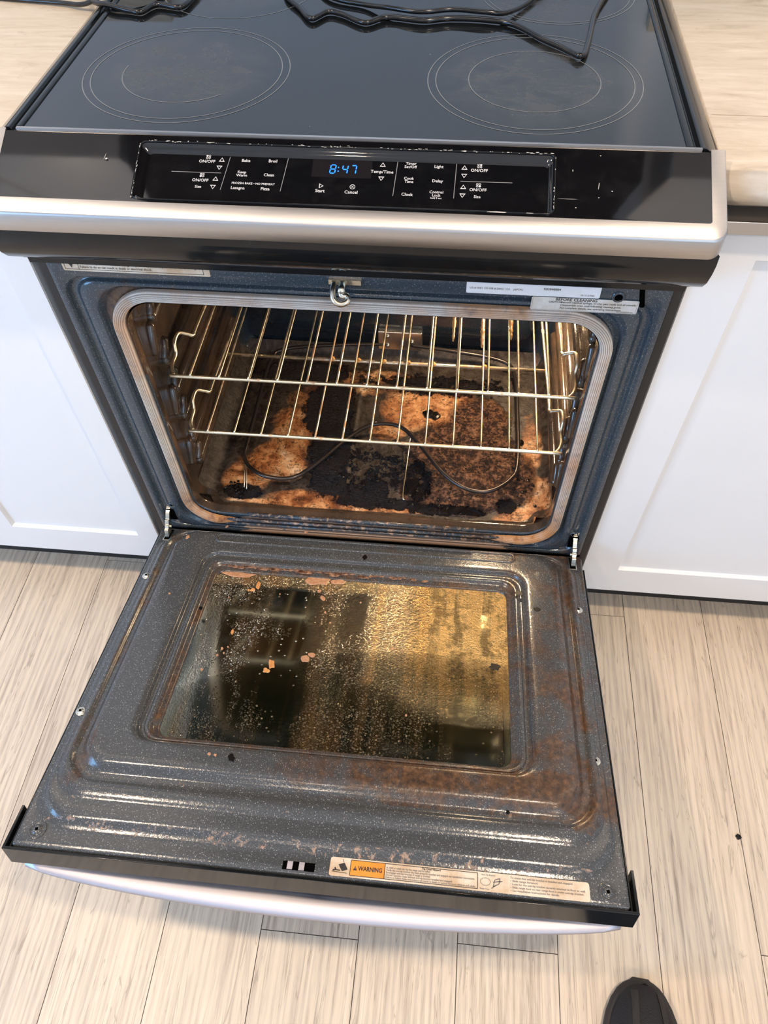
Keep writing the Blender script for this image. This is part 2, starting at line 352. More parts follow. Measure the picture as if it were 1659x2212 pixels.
MT['sticker'] = m_sticker('silver_white_sticker', (0.66, 0.65, 0.63), (0.50, 0.44, 0.36))
MT['sticker_clean'] = m_sticker('clean_white_sticker', (0.74, 0.76, 0.80), (0.66, 0.67, 0.66))
MT['sticker_warm'] = m_sticker('cream_stained_sticker', (0.72, 0.64, 0.53), (0.52, 0.36, 0.22), 22)
MT['orange_print'] = m_sticker('orange_warning_print', (0.80, 0.30, 0.045), (0.68, 0.24, 0.04))
MT['ink'] = plain('black_ink', (0.03, 0.026, 0.024), 0.5)
MT['ink_grey'] = plain('faded_grey_ink', (0.16, 0.14, 0.13), 0.5)
MT['flake'] = m_sticker('dried_orange_grease', (0.52, 0.22, 0.07), (0.66, 0.36, 0.14), 160)
MT['flake_pink'] = m_sticker('dried_tan_grease', (0.40, 0.20, 0.11), (0.56, 0.33, 0.19), 220)
MT['crust_run'] = m_sticker('crusted_brown_grease', (0.05, 0.02, 0.012), (0.42, 0.24, 0.15), 130)
MT['char_lump'] = plain('black_char', (0.005, 0.0035, 0.003), 0.3, spec=0.3)
MT['shoe_mesh'] = None
def m_shoe(name, c1, c2, sc, st):
    m, nt, b = mat(name); v = coords(nt); w = N(nt, 'ShaderNodeTexVoronoi'); w.inputs['Scale'].default_value = sc; L(nt, v, w.inputs['Vector'])
    L(nt, mixc(nt, w.outputs['Distance'], c1, c2), b.inputs['Base Color']); b.inputs['Roughness'].default_value = 0.75
    bump(nt, b, w.outputs['Distance'], st, 0.001); return m
MT['shoe_mesh'] = m_shoe('black_knit_mesh', (0.004, 0.0035, 0.004), (0.014, 0.012, 0.013), 600, 0.5)
MT['shoe_overlay'] = m_shoe('dark_grey_overlay', (0.018, 0.015, 0.013), (0.030, 0.025, 0.022), 200, 0.2)
MT['shoe_sole'] = plain('black_rubber_sole', (0.026, 0.021, 0.018), 0.7)
MT['stitch'] = plain('grey_thread', (0.10, 0.09, 0.09), 0.8)
MT['emit_lamp'] = plain('lit_lamp_diffuser', (0.9, 0.85, 0.8), 0.4, emit=(1.0, 0.82, 0.62), es=14)
MT['emit_fill'] = plain('added_fill_diffuser', (0.9, 0.88, 0.85), 0.4, emit=(1.0, 0.88, 0.75), es=3)  # glow for the added fill strips and hood panel
MT['sky_pane'] = plain('bright_daylight_pane', (0.5, 0.6, 0.7), 0.2, emit=(0.55, 0.75, 1.0), es=1.0)
MT['bulb'] = plain('lit_oven_bulb', (1, 0.9, 0.7), 0.4, emit=(1.0, 0.78, 0.45), es=14)
MT['white_app'] = plain('white_outlet_plastic', (0.8, 0.8, 0.8), 0.4)

# ------------------------------------------------------------------ mesh helpers
class MB:
    def __init__(s): s.v = []; s.f = []; s.mi = []; s.sm = []; s.uv = {}; s.at = {}
    def add(s, vs, fs, mi=0, smooth=False):
        o = len(s.v); s.v += [tuple(v) for v in vs]
        for f in fs: s.f.append(tuple(i + o for i in f)); s.mi.append(mi); s.sm.append(smooth)
        return o
    def box(s, a, b, mi=0):
        x0, y0, z0 = a; x1, y1, z1 = b
        s.add([(x0, y0, z0), (x1, y0, z0), (x1, y1, z0), (x0, y1, z0), (x0, y0, z1), (x1, y0, z1), (x1, y1, z1), (x0, y1, z1)],
              [(0, 3, 2, 1), (4, 5, 6, 7), (0, 1, 5, 4), (1, 2, 6, 5), (2, 3, 7, 6), (3, 0, 4, 7)], mi)
    def tube(s, pts, r, n=10, mi=0, closed=False, cap=True):
        pts = [Vector(p) for p in pts]; m = len(pts)
        rs = r if isinstance(r, (list, tuple)) else [r] * m
        t0 = (pts[1] - pts[0]).normalized()
        up = Vector((0, 0, 1)) if abs(t0.z) < 0.9 else Vector((1, 0, 0))
        nrm = t0.cross(up).normalized(); vs = []
        for i, p in enumerate(pts):
            a = pts[(i - 1) % m] if (closed or i > 0) else pts[0]
            c = pts[(i + 1) % m] if (closed or i < m - 1) else pts[-1]
            t = (c - a).normalized(); nrm = (nrm - t * nrm.dot(t)).normalized(); bn = t.cross(nrm)
            for k in range(n):
                th = 2 * PI * k / n; vs.append(p + (nrm * math.cos(th) + bn * math.sin(th)) * rs[i])
        fs = []
        for i in range(m if closed else m - 1):
            j = (i + 1) % m
            for k in range(n): fs.append((i * n + k, i * n + (k + 1) % n, j * n + (k + 1) % n, j * n + k))
        s.add(vs, fs, mi, True)
        if cap and not closed:
            o = len(s.v) - m * n
            s.f.append(tuple(o + k for k in range(n))[::-1]); s.mi.append(mi); s.sm.append(False)
            s.f.append(tuple(o + (m - 1) * n + k for k in range(n))); s.mi.append(mi); s.sm.append(False)
    def rings(s, rings, closed=True, cap0=False, cap1=False, mi=0, smooth=True):
        n = len(rings[0]); vs = [p for r in rings for p in r]; fs = []
        for i in range(len(rings) - 1):
            for k in range(n if closed else n - 1):
                fs.append((i * n + k, i * n + (k + 1) % n, (i + 1) * n + (k + 1) % n, (i + 1) * n + k))
        o = s.add(vs, fs, mi, smooth)
        if cap0: s.f.append(tuple(o + k for k in range(n))[::-1]); s.mi.append(mi); s.sm.append(False)
        if cap1: s.f.append(tuple(o + (len(rings) - 1) * n + k for k in range(n))); s.mi.append(mi); s.sm.append(False)
        return o
    def build(s, name, mats, parent=None, attrs=None, uvf=None, bevel=None, loc=None, fixn=True):
        me = bpy.data.meshes.new(name); me.from_pydata(s.v, [], s.f)
        for m in (mats if isinstance(mats, (list, tuple)) else [mats]): me.materials.append(MT[m] if isinstance(m, str) else m)
        me.polygons.foreach_set('material_index', s.mi); me.polygons.foreach_set('use_smooth', s.sm)
        if fixn:
            bm = bmesh.new(); bm.from_mesh(me); bmesh.ops.recalc_face_normals(bm, faces=bm.faces); bm.to_mesh(me); bm.free()
        for k, fn in (attrs or {}).items():
            a = me.attributes.new(k, 'FLOAT', 'POINT'); a.data.foreach_set('value', [float(fn(*v)) for v in s.v])
        if uvf:
            uv = me.uv_layers.new(name='uv')
            for lp in me.loops: uv.data[lp.index].uv = uvf[lp.vertex_index]
        me.update()
        o = bpy.data.objects.new(name, me); COL.objects.link(o)
        if parent is not None:
            o.parent = parent
            o.location = -WORLD(parent) if loc is None else loc
        elif loc is not None: o.location = loc
        if bevel:
            b = o.modifiers.new('bevel', 'BEVEL'); b.width = bevel; b.segments = 3; b.limit_method = 'ANGLE'; b.angle_limit = math.radians(40)
            for p in me.polygons: p.use_smooth = True
            w = o.modifiers.new('wn', 'WEIGHTED_NORMAL'); w.keep_sharp = False
        return o
def WORLD(o):
    p = Vector((0, 0, 0))
    while o is not None: p = p + o.location; o = o.parent
    return p
def tag(o, label=None, cat=None, group=None, kind=None):
    if label: o['label'] = label
    if cat: o['category'] = cat
    if group: o['group'] = group
    if kind: o['kind'] = kind
    return o
def empty(name, loc):
    o = bpy.data.objects.new(name, None); COL.objects.link(o); o.location = loc; o.empty_display_size = 0.05; return o
def struct(o): o['kind'] = 'structure'; return o

def rrect(x0, x1, y0, y1, r, na=8, ns=16):
    """closed rounded rectangle, counter-clockwise from bottom-left straight"""
    r = min(r, (x1 - x0) / 2 - 1e-4, (y1 - y0) / 2 - 1e-4); P = []
    def seg(a, b): P.extend([(a[0] + (b[0] - a[0]) * i / ns, a[1] + (b[1] - a[1]) * i / ns) for i in range(ns)])
    def arc(cx, cy, a0): P.extend([(cx + r * math.cos(a0 + PI / 2 * i / na), cy + r * math.sin(a0 + PI / 2 * i / na)) for i in range(na)])
    seg((x0 + r, y0), (x1 - r, y0)); arc(x1 - r, y0 + r, -PI / 2)
    seg((x1, y0 + r), (x1, y1 - r)); arc(x1 - r, y1 - r, 0)
    seg((x1 - r, y1), (x0 + r, y1)); arc(x0 + r, y1 - r, PI / 2)
    seg((x0, y1 - r), (x0, y0 + r)); arc(x0 + r, y0 + r, PI)
    return P
def nested(specs, fn, na=8, ns=16):
    """specs: (x0,x1,y0,y1,r,h[,n]) from outside in; smoothstep in height between; fn maps (a,b,h)->xyz"""
    out = []
    for i, sp in enumerate(specs):
        if i:
            p = specs[i - 1]; n = sp[6] if len(sp) > 6 else (5 if abs(sp[5] - p[5]) > 1e-5 else 1)
            for k in range(1, n + 1):
                t = k / n; e = t * t * (3 - 2 * t)
                q = [p[j] + (sp[j] - p[j]) * t for j in range(5)]
                out.append([fn(a, b, p[5] + (sp[5] - p[5]) * e) for a, b in rrect(*q, na, ns)])
        else: out.append([fn(a, b, sp[5]) for a, b in rrect(*sp[:5], na, ns)])
    return out
def catmull(pts, n=8, closed=False):
    pts = [Vector(p) for p in pts]; out = []; m = len(pts)
    rng = range(m if closed else m - 1)
    for i in rng:
        g = lambda k: pts[k % m] if closed else pts[max(0, min(m - 1, k))]
        a, b, c, d = g(i - 1), g(i), g(i + 1), g(i + 2)
        for k in range(n):
            t = k / n
            out.append(0.5 * ((2 * b) + (c - a) * t + (2 * a - 5 * b + 4 * c - d) * t * t + (3 * b - 3 * c + d - a) * t ** 3))
    if not closed: out.append(pts[-1])
    return out
_tc = {}
def text2d(s, size, bold=0.0):
    """text outline as flat 2-D mesh, centred"""
    k = (s, bold)
    if k not in _tc:
        cu = bpy.data.curves.new('t', 'FONT'); cu.body = s; cu.size = 1.0; cu.resolution_u = 2; cu.offset = bold
        ob = bpy.data.objects.new('t', cu); COL.objects.link(ob)
        dg = bpy.context.evaluated_depsgraph_get(); dg.update()
        me = bpy.data.meshes.new_from_object(ob.evaluated_get(dg))
        vs = [(v.co.x, v.co.y) for v in me.vertices]; fs = [tuple(p.vertices) for p in me.polygons]
        bpy.data.objects.remove(ob); bpy.data.curves.remove(cu); bpy.data.meshes.remove(me)
        x0 = min(v[0] for v in vs); x1 = max(v[0] for v in vs)
        _tc[k] = ([(x - (x0 + x1) / 2, y - 0.34) for x, y in vs], fs, x1 - x0)
    vs, fs, w = _tc[k]
    return [(x * size, y * size) for x, y in vs], fs, w * size
def put_text(mb, s, a, b, size, fn, mi=0, align='C', bold=0.01, fit=None):
    """fn maps (a, b) in the label's plane to xyz"""
    vs, fs, w = text2d(s, size, bold); kx = 1.0
    if fit: kx = fit / w; w = fit
    dx = {'C': 0, 'L': w / 2, 'R': -w / 2}[align]
    mb.add([fn(a + dx + x * kx, b + y) for x, y in vs], fs, mi)

XC = 0.005
# ------------------------------------------------------------------ room
def quadbox(name, a, b, m):
    mb = MB(); mb.box(a, b); return struct(mb.build(name, m))
YW = 0.575; XL, XR, YF = -2.4, 2.4, -3.2
quadbox('wall_back', (XL - .1, YW, 0), (XR + .1, YW + .1, CEIL), 'wall')
mb = MB(); y0, y1, z0, z1 = -2.2, -.9, .3, 1.66
mb.box((XL - .1, YF, 0), (XL, y0, CEIL)); mb.box((XL - .1, y1, 0), (XL, YW, CEIL)); mb.box((XL - .1, y0, 0), (XL, y1, z0)); mb.box((XL - .1, y0, z1), (XL, y1, CEIL)); struct(mb.build('wall_left', 'wall'))
mb = MB()
for a, b in (((y0, z0), (y1, z0 + .05)), ((y0, z1 - .05), (y1, z1)), ((y0, z0), (y0 + .05, z1)), ((y1 - .05, z0), (y1, z1))): mb.box((XL - .07, a[0], a[1]), (XL + .012, b[0], b[1]))
wf = struct(mb.build('window_2', 'trimwhite')); mb = MB(); mb.box((XL - .045, y0 + .02, z0 + .02), (XL - .04, y1 - .02, z1 - .02)); mb.build('pane', 'sky_pane', wf)
quadbox('wall_right', (XR, YF, 0), (XR + .1, YW, CEIL), 'wall')
quadbox('ceiling', (XL - .1, YF - .1, CEIL), (XR + .1, YW + .1, CEIL + .1), 'ceiling')
# front wall with two window openings
mb = MB()
ops = [(0.95, 2.15, 0.85, 2.05)]
xs = [XL - .1, 0.95, 2.15, XR + .1]
for i in range(3):
    op = {1: ops[0]}.get(i)
    if op is None: mb.box((xs[i], YF - .1, 0), (xs[i + 1], YF, CEIL))
    else:
        mb.box((xs[i], YF - .1, 0), (xs[i + 1], YF, op[2])); mb.box((xs[i], YF - .1, op[3]), (xs[i + 1], YF, CEIL))
struct(mb.build('wall_front', 'wall'))
for k, (x0, x1, z0, z1) in enumerate(ops):
    mb = MB(); w = .05
    mb.box((x0, YF - .08, z0), (x0 + w, YF + .01, z1)); mb.box((x1 - w, YF - .08, z0), (x1, YF + .01, z1))
    mb.box((x0, YF - .08, z0), (x1, YF + .01, z0 + w)); mb.box((x0, YF - .08, z1 - w), (x1, YF + .01, z1))
    mb.box(((x0 + x1) / 2 - .02, YF - .07, z0), ((x0 + x1) / 2 + .02, YF, z1))
    wf = struct(mb.build('window_1', 'trimwhite'))
    mb = MB(); mb.box((x0 + .02, YF - .05, z0 + .02), (x1 - .02, YF - .045, z1 - .02)); mb.build('pane', 'sky_pane', wf)
for nm, a, b in (('baseboard_left', (XL, YF, 0), (XL + .015, YW, .1)), ('baseboard_right', (XR - .015, YF, 0), (XR, YW, .1))):
    quadbox(nm, a, b, 'trimwhite')
# floor: subfloor + planks with real joints
quadbox('floor', (XL - .1, YF - .1, -.1), (XR + .1, YW + .1, -.0015), 'seam')
PW = 0.1528; PX0 = -0.2587; PL = 1.22
joint = {1: -0.583, 3: -0.573, 6: -0.545, 0: 0.10, 2: -0.18, 4: 0.02, 5: -1.1, -1: -0.95, -2: 0.062, -3: -0.6}
mb = MB(); tint = []; shift = []
k0 = int((XL - PX0) // PW) - 1
rr = random.Random(11)
tints = {0: .62, 1: .40, 2: .55, 3: .34, 4: .60, 5: .55, 6: .66, -1: .62, -2: .52, -3: .64, -4: .5}
for k in range(k0, k0 + int((XR - XL) / PW) + 3):
    xa = PX0 + k * PW + .0006; xb = xa + PW - .0012
    j = joint.get(k, rr.uniform(-1.2, 0)); y = j - 4 * PL; q = 0
    while y < YW + .1:
        ya, yb = max(y, YF - .1) + .0006, min(y + PL, YW + .1) - .0006
        if yb > ya:
            o = mb.add([(xa, ya, 0), (xb, ya, 0), (xb, yb, 0), (xa, yb, 0), (xa, ya, -.003), (xb, ya, -.003), (xb, yb, -.003), (xa, yb, -.003)],
                       [(0, 1, 2, 3), (0, 4, 5, 1), (1, 5, 6, 2), (2, 6, 7, 3), (3, 7, 4, 0)])
            tt = tints.get(k, rr.uniform(.35, .65)) + (0.0 if y >= j - .01 else .04) + rr.uniform(-.04, .04); sh = rr.uniform(-20, 20)
            tint += [tt] * 8; shift += [sh] * 8
        y += PL
fo = mb.build('floor', 'planks'); struct(fo)
for nm, vals in (('tint', tint), ('shift', shift)):
    a = fo.data.attributes.new(nm, 'FLOAT', 'POINT'); a.data.foreach_set('value', vals)

# ceiling lamps
def downlight(x, y, label):
    e = empty('ceiling_light', (x, y, CEIL)); tag(e, label, 'ceiling light', 'recessed ceiling lights')
    mb = MB(); prof = [(.062, 0), (.090, 0), (.092, -.004), (.084, -.008), (.064, -.006)]
    rs = [[(x + r * math.cos(t * PI / 16), y + r * math.sin(t * PI / 16), CEIL + h) for t in range(32)] for r, h in prof + [prof[0]]]
    mb.rings(rs); mb.build('trim_ring', 'trimwhite', e)
    mb = MB(); mb.rings([[(x + .062 * math.cos(t * PI / 16), y + .062 * math.sin(t * PI / 16), CEIL - hz) for t in range(32)] for hz in (.0005, .004)], cap0=True, cap1=True)
    mb.build('diffuser', 'emit_lamp', e)
downlight(0.55, -0.62, 'round recessed ceiling light above the floor right of the range')
downlight(-1.02, -0.55, 'round recessed ceiling light above the floor left of the range')
downlight(-0.35, -2.1, 'added fill light in the ceiling behind the photographer toward the left wall window')  # fixture for an added warm fill lamp
downlight(1.15, -2.0, 'added fill light in the ceiling nearest the window in the front wall')  # second added fixture, warm fill only

# ------------------------------------------------------------------ cabinets and counters
def base_cabinet(x0, x1, px0, px1, label, side):
    """shaker cabinet: door face y .0106; panel from px0 to px1"""
    e = empty('base_cabinet', ((x0 + x1) / 2, .03, 0)); tag(e, label, 'cabinet', None)
    mb = MB(); mb.box((x0, .0335, .105), (x1, YW - .005, .875)); mb.box((x0, .085, .0), (x1, .10, .106))
    mb.build('carcass', 'cabinet', e, bevel=.0012)
    F = .0106; B = .0325
    doors = [(x0 + .002, x1 - .002)] if abs(x1 - x0) < .5 else [(x0 + .002, (x0 + x1) / 2 - .0015), ((x0 + x1) / 2 + .0015, x1 - .002)]
    for (a, b) in doors:
        mb = MB(); z0, z1 = .112, .866
        near = (a < .4 and side == 'R') or (b > -.42 and side == 'L')
        pa, pb = (px0, min(px1, b - .045)) if side == 'R' and near else ((max(px0, a + .045), px1) if near else (a + .062, b - .062))
        fn = lambda p, q, h: (p, F + h, q)
        rs = nested([(a, b, z0, z1, .002, .0215), (a, b, z0, z1, .002, .002), (a + .001, b - .001, z0 + .001, z1 - .001, .002, 0, 3),
                     (pa, pb, .183, .820, .001, 0, 1), (pa + .003, pb - .003, .187, .817, .001, .0065, 4), (pa + .004, pb - .004, .188, .816, .001, .0065, 1)], fn, 3, 6)
        mb.rings(rs, cap0=True, cap1=True, smooth=False)
        d = mb.build('door', 'cabinet', e)
        mb = MB(); mb.box((a + .001, F - .012, .869), (b - .001, .030, .8725)); mb.box((a + .001, F - .0125, .858), (b - .001, F - .0095, .8725)); 
        mb.build('edge_pull', 'steel', d, bevel=.0008)
    return e
base_cabinet(.385, 1.26, .449, .90, 'white shaker base cabinet right of the range', 'R')
base_cabinet(-1.10, -.3855, -.672, -.427, 'white shaker base cabinet left of the range', 'L')
def toe(x0, x1, label):
    mb = MB(); mb.box((x0, .070, 0), (x1, .084, .104)); o = mb.build('toe_kick', 'black_matte', bevel=.001); tag(o, label, 'toe kick'); return o
toe(.386, 1.26, 'dark toe kick board under the right white cabinet'); toe(-1.10, -.386, 'dark toe kick board under the left white cabinet')
def counter(x0, x1, label):
    mb = MB(); prof = []
    zt, zb, yf = .912, .886, .000
    for i in range(9):
        t = i / 8 * PI / 2; prof.append((yf + .020 * (1 - math.sin(t)) * 1.0 + (.0 if 1 else 0), zb + .010 + (zt - zb - .010) * (1 - (1 - math.sin(t)) ) if False else zb + .008 + (zt - zb - .008) * math.sin(t)) if False else (yf + .030 * (1 - math.cos(t)), zb + .008 + (zt - zb - .008) * math.sin(t)))
    prof = [(YW - .003, zb), (yf + .006, zb), (yf + .001, zb + .004)] + prof + [(YW - .003, zt)]
    mb.rings([[(x, y, z) for y, z in prof] for x in (x0, x1)], cap0=True, cap1=True)
    o = mb.build('countertop', 'counter'); m = o.modifiers.new('wn', 'WEIGHTED_NORMAL'); tag(o, label, 'countertop')
    for p in o.data.polygons: p.use_smooth = len(p.vertices) == 4 and abs(p.normal.z) < .98 and p.normal.z > -.5
    return o
ctr = counter(.3885, 1.27, 'cream travertine countertop right of the range with small dark pits')
mb = MB(); mb.add([(x, y, .91215) for x, y in ((.392, .1376), (.46, .1370), (.62, .1374), (1.26, .1366), (1.26, .1378), (.62, .1384), (.46, .1382), (.392, .1386))], [(0, 1, 6, 7), (1, 2, 5, 6), (2, 3, 4, 5)]); mb.build('vein_line', 'counter_vein', ctr, fixn=False)
counter(-1.11, -.3785, 'cream travertine countertop left of the range under the power cord')
for x0, x1, lb in ((.3885, 1.27, 'low cream backsplash strip behind the right countertop'), (-1.11, -.345, 'low cream backsplash strip behind the left countertop')):
    mb = MB(); mb.box((x0, YW - .018, .912), (x1, YW - .001, 1.020)); tag(mb.build('backsplash', 'counter', bevel=.002), lb, 'backsplash')
# upper cabinets and range hood (only seen reflected in the glass)
for x0, x1, lb in ((.47, 1.26, 'white wall cabinet right of the hood above the counter'), (-1.26, -.47, 'white wall cabinet left of the hood above the counter')):
    e = empty('wall_cabinet', ((x0 + x1) / 2, .36, 1.45)); tag(e, lb, 'cabinet', None)
    mb = MB(); mb.box((x0, .165, 1.45), (x1, YW - .004, 2.2)); mb.build('carcass', 'cabinet', e, bevel=.001)
    mb = MB(); mb.box((x0 + .05, .30, 1.443), (x1 - .05, .36, 1.4498)); mb.build('fill_strip', 'emit_fill', e)  # added glowing strip that brightens the counter
    for a, b in ((x0, (x0 + x1) / 2 - .001), ((x0 + x1) / 2 + .001, x1)):
        mb = MB(); mb.rings(nested([(a, b, 1.45, 2.2, .002, .02), (a, b, 1.45, 2.2, .002, 0, 1), (a + .06, b - .06, 1.51, 2.14, .002, 0, 1), (a + .064, b - .064, 1.514, 2.136, .002, .006, 2)], lambda p, q, h: (p, .146 + h, q), 3, 3), cap0=True, cap1=True, smooth=False)
        mb.build('door', 'cabinet', e)
e = empty('range_hood', (0, .3, 1.45)); tag(e, 'black range hood over the cooktop seen reflected in the glass', 'range hood')
mb = MB()
pl = [(-.455, YW - .004), (-.455, .14), (-.40, .05), (.36, .05), (.425, .14), (.425, YW - .004)]
mb.rings([[(x, y, z) for x, y in pl] for z in (1.45, 1.62)], cap0=True, cap1=True, smooth=False); mb.build('hood_body', 'black_matte', e, bevel=.004)
mb = MB(); mb.box((-.20, .44, 1.4445), (.20, .50, 1.4498)); mb.build('hood_fill_panel', 'emit_fill', e, bevel=.001)  # added glowing panel that brightens the wall behind the cooktop
mb = MB(); mb.box((-.18, .25, 1.62), (.18, YW - .004, 2.445)); mb.build('chimney', 'black_matte', e, bevel=.003)
mb = MB(); mb.box((-.30, .12, 1.444), (-.01, .43, 1.4498)); mb.box((.01, .12, 1.444), (.30, .43, 1.4498)); mb.build('grease_filter', 'black_gloss', e, bevel=.002)

# ------------------------------------------------------------------ the range
RG = empty('range', (XC, .30, 0)); tag(RG, 'black and stainless slide-in electric range with its dirty oven door open', 'range')
# body
mb = MB(); mb.box((-.3745, .004, .04), (-.3625, .560, .905)); mb.build('side_panel', 'black_matte', RG, bevel=.001)
mb = MB(); mb.box((.3725, .004, .04), (.3845, .560, .905)); mb.build('side_panel', 'black_matte', RG, bevel=.001)
mb = MB(); mb.box((-.3620, .545, .04), (.3720, .558, .905)); mb.build('back_panel', 'black_matte', RG)
mb = MB(); mb.box((-.360, .02, .05), (.370, .04, .225)); mb.rings(nested([(-.368, .378, .055, .222, .006, 0), (-.368, .378, .055, .222, .006, -.028, 1), (-.363, .373, .060, .217, .006, -.032, 3)], lambda p, q, h: (p, .02 + h, q), 4, 4), cap1=True, smooth=False)
mb.build('storage_drawer', 'black_gloss', RG)
for x in (-.33, .34):
    for y in (.06, .5):
        mb = MB(); mb.rings([[(x + r * math.cos(t * PI / 6), y + r * math.sin(t * PI / 6), z) for t in range(12)] for r, z in ((.018, 0), (.018, .012), (.008, .014), (.008, .045))], cap0=True, cap1=True)
        mb.build('levelling_foot', 'black_matte', RG)

# cooktop glass: fine grid for the wear mask
def wear(x, y, z):
    w = 0
    for cx, cy, r in ((-.1997, .1765, .085), (.1997, .1765, .09), (-.20, .43, .07), (.22, .42, .08)):
        d = math.hypot(x - cx, y - cy); w = max(w, 1 - min(1, max(0, (d - r * .75) / (r * .6))))
    return w
ZC = .9257
mb = MB(); nx, ny = 110, 70; gx = [-.348 + .696 * i / nx for i in range(nx + 1)]; gy = [.038 + .502 * j / ny for j in range(ny + 1)]
mb.add([(x, y, ZC) for y in gy for x in gx], [(j * (nx + 1) + i, j * (nx + 1) + i + 1, (j + 1) * (nx + 1) + i + 1, (j + 1) * (nx + 1) + i) for j in range(ny) for i in range(nx)], 0)
CT = mb.build('cooktop', 'cooktop', RG, {'wear': wear}, fixn=False)
sk = MB(); sk.box((-.348, .038, ZC - .018), (.348, .540, ZC - .0006)); sk.build('glass_edge', 'black_gloss', CT)
def annulus(cx, cy, r, w, a0=0, a1=2 * PI, n=128, z=ZC + .00025):
    m = MB(); rs = []
    for k in range(n + 1):
        t = a0 + (a1 - a0) * k / n; rs.append([(cx + q * math.cos(t), cy + q * math.sin(t), z) for q in (r - w / 2, r + w / 2)])
    m.rings(rs, closed=False, smooth=False); return m
for cx, cy, rads in ((-.1997, .1765, (.1195, .1105, .0745)), (.1997, .1765, (.1195, .1105, .0735)), (-.19, .430, (.105,)), (.235, .427, (.100, .094))):
    for r in rads:
        full = not (cx < 0 and r < .09)
        annulus(cx, cy, r, .0011, *(() if full else (PI * .95, PI * 1.75))).build('burner_ring', 'ring', CT, fixn=False)
# side trims sloping down to the counter
def trim_side(sg):
    c = XC * 0
    prof = [(.3445, ZC - .004), (.3445, ZC + .0012), (.3475, ZC + .0022), (.3510, ZC + .0016), (.3525, ZC - .0035), (.3560, ZC - .0045), (.3590, ZC + .0004), (.3640, ZC + .0002), (.3780, ZC - .0085), (.3800, ZC - .0125), (.3800, ZC - .030), (.3445, ZC - .030)]
    m = MB(); xo = .0035 if sg > 0 else .0
    m.rings([[(sg * x + xo, y, z) for x, z in prof] for y in (.0385, .545)], cap0=True, cap1=True, smooth=False)
    m.build('side_trim', 'black_gloss', RG, bevel=.0007)
trim_side(-1); trim_side(1)
mb = MB(); mb.box((-.380, .541, ZC - .03), (.3835, .555, ZC + .003)); mb.build('rear_trim', 'black_gloss', RG, bevel=.001)

# ---- control panel: sloping plane through (y .037, z .9257), slope .427
KS = .427; NL = math.hypot(1, KS)
def PP(x, s, h=0):
    """panel point: x, s = distance down the slope from the rear edge, h above"""
    return (x, .037 - s / NL - h * KS / NL, ZC - s * KS / NL + h / NL)
SL = .102            # length of the slope to the front crease
# steel surround (slope strip + front face + sides)
mb = MB()
def bar_outline(ex, s0):   # U-shaped outline in panel coordinates
    return ex
xo0, xo1 = -.3785, .3865; xi0, xi1 = -.3620, .3715; si = .0835
# outer boundary (rear-left, front-left rounded, front-right rounded, rear-right), inner boundary same count
def upath(x0, x1, s1, r, n=8, ns=14):
    P = [(x0, s1 * i / ns) for i in range(ns)] if False else [(x0, (s1 - r) * i / ns) for i in range(ns)]
    P += [(x0 + r - r * math.cos(PI / 2 * i / n), s1 - r + r * math.sin(PI / 2 * i / n)) for i in range(n)]
    P += [(x0 + r + (x1 - x0 - 2 * r) * i / 24, s1) for i in range(24)]
    P += [(x1 - r + r * math.sin(PI / 2 * i / n), s1 - r + r * math.cos(PI / 2 * i / n)) for i in range(n)]
    P += [(x1, (s1 - r) * (ns - i) / ns) for i in range(ns + 1)]
    return P
inn = upath(xi0, xi1, si, .003); ou = upath(xo0 + .002, xo1 - .002, SL - .002, .012); ou2 = upath(xo0 + .0006, xo1 - .0006, SL - .0006, .0135); ou3 = upath(xo0, xo1, SL, .014)
def drop(P, d, back=0.0): return [(Vector(PP(x, s, 0)) + Vector((0, back, -d))) for x, s in P]
r_ = [[PP(x, s, -.0015) for x, s in inn], [PP(x, s, .0004) for x, s in inn], [PP(x, s, .0004) for x, s in ou], [PP(x, s, -.0004) for x, s in ou2], drop(ou3, .0022), drop(ou3, .0205), drop(ou2, .0215), drop(inn, .0215)]
mb.rings(r_, closed=False)
fb = mb.build('control_surround', 'steel', RG)
mod = fb.modifiers.new('es', 'EDGE_SPLIT'); mod.split_angle = math.radians(38)
mb = MB(); mb.box((-.350, .0345, ZC - .002), (.3625, .0378, ZC + .0016)); mb.build('rear_edge_strip', 'steel', fb)
# black glass sheet with recess: nested rings
RC = (-.2105, .2175, .0125, .0790)
def pf(a, b, h): return PP(a, b, h)
mb = MB()
rs = nested([(xi0, xi1, .0030, si, .0025, 0), (RC[0] - .003, RC[1] + .003, RC[2] - .0025, RC[3] + .0015, .0075, 0, 1), (RC[0], RC[1], RC[2], RC[3], .006, -.0007, 3),
             (RC[0] + .0075, RC[1] - .0050, RC[2] + .0080, RC[3] - .001, .004, -.0052, 5), (RC[0] + .009, RC[1] - .006, RC[2] + .0092, RC[3] - .0014, .004, -.0055, 3)], pf, 6, 10)
mb.rings(rs, cap1=True)
CP = mb.build('control_panel', 'black_panel', RG)
for p in CP.data.polygons: p.use_smooth = len(p.vertices) == 4
w = CP.modifiers.new('wn', 'WEIGHTED_NORMAL')
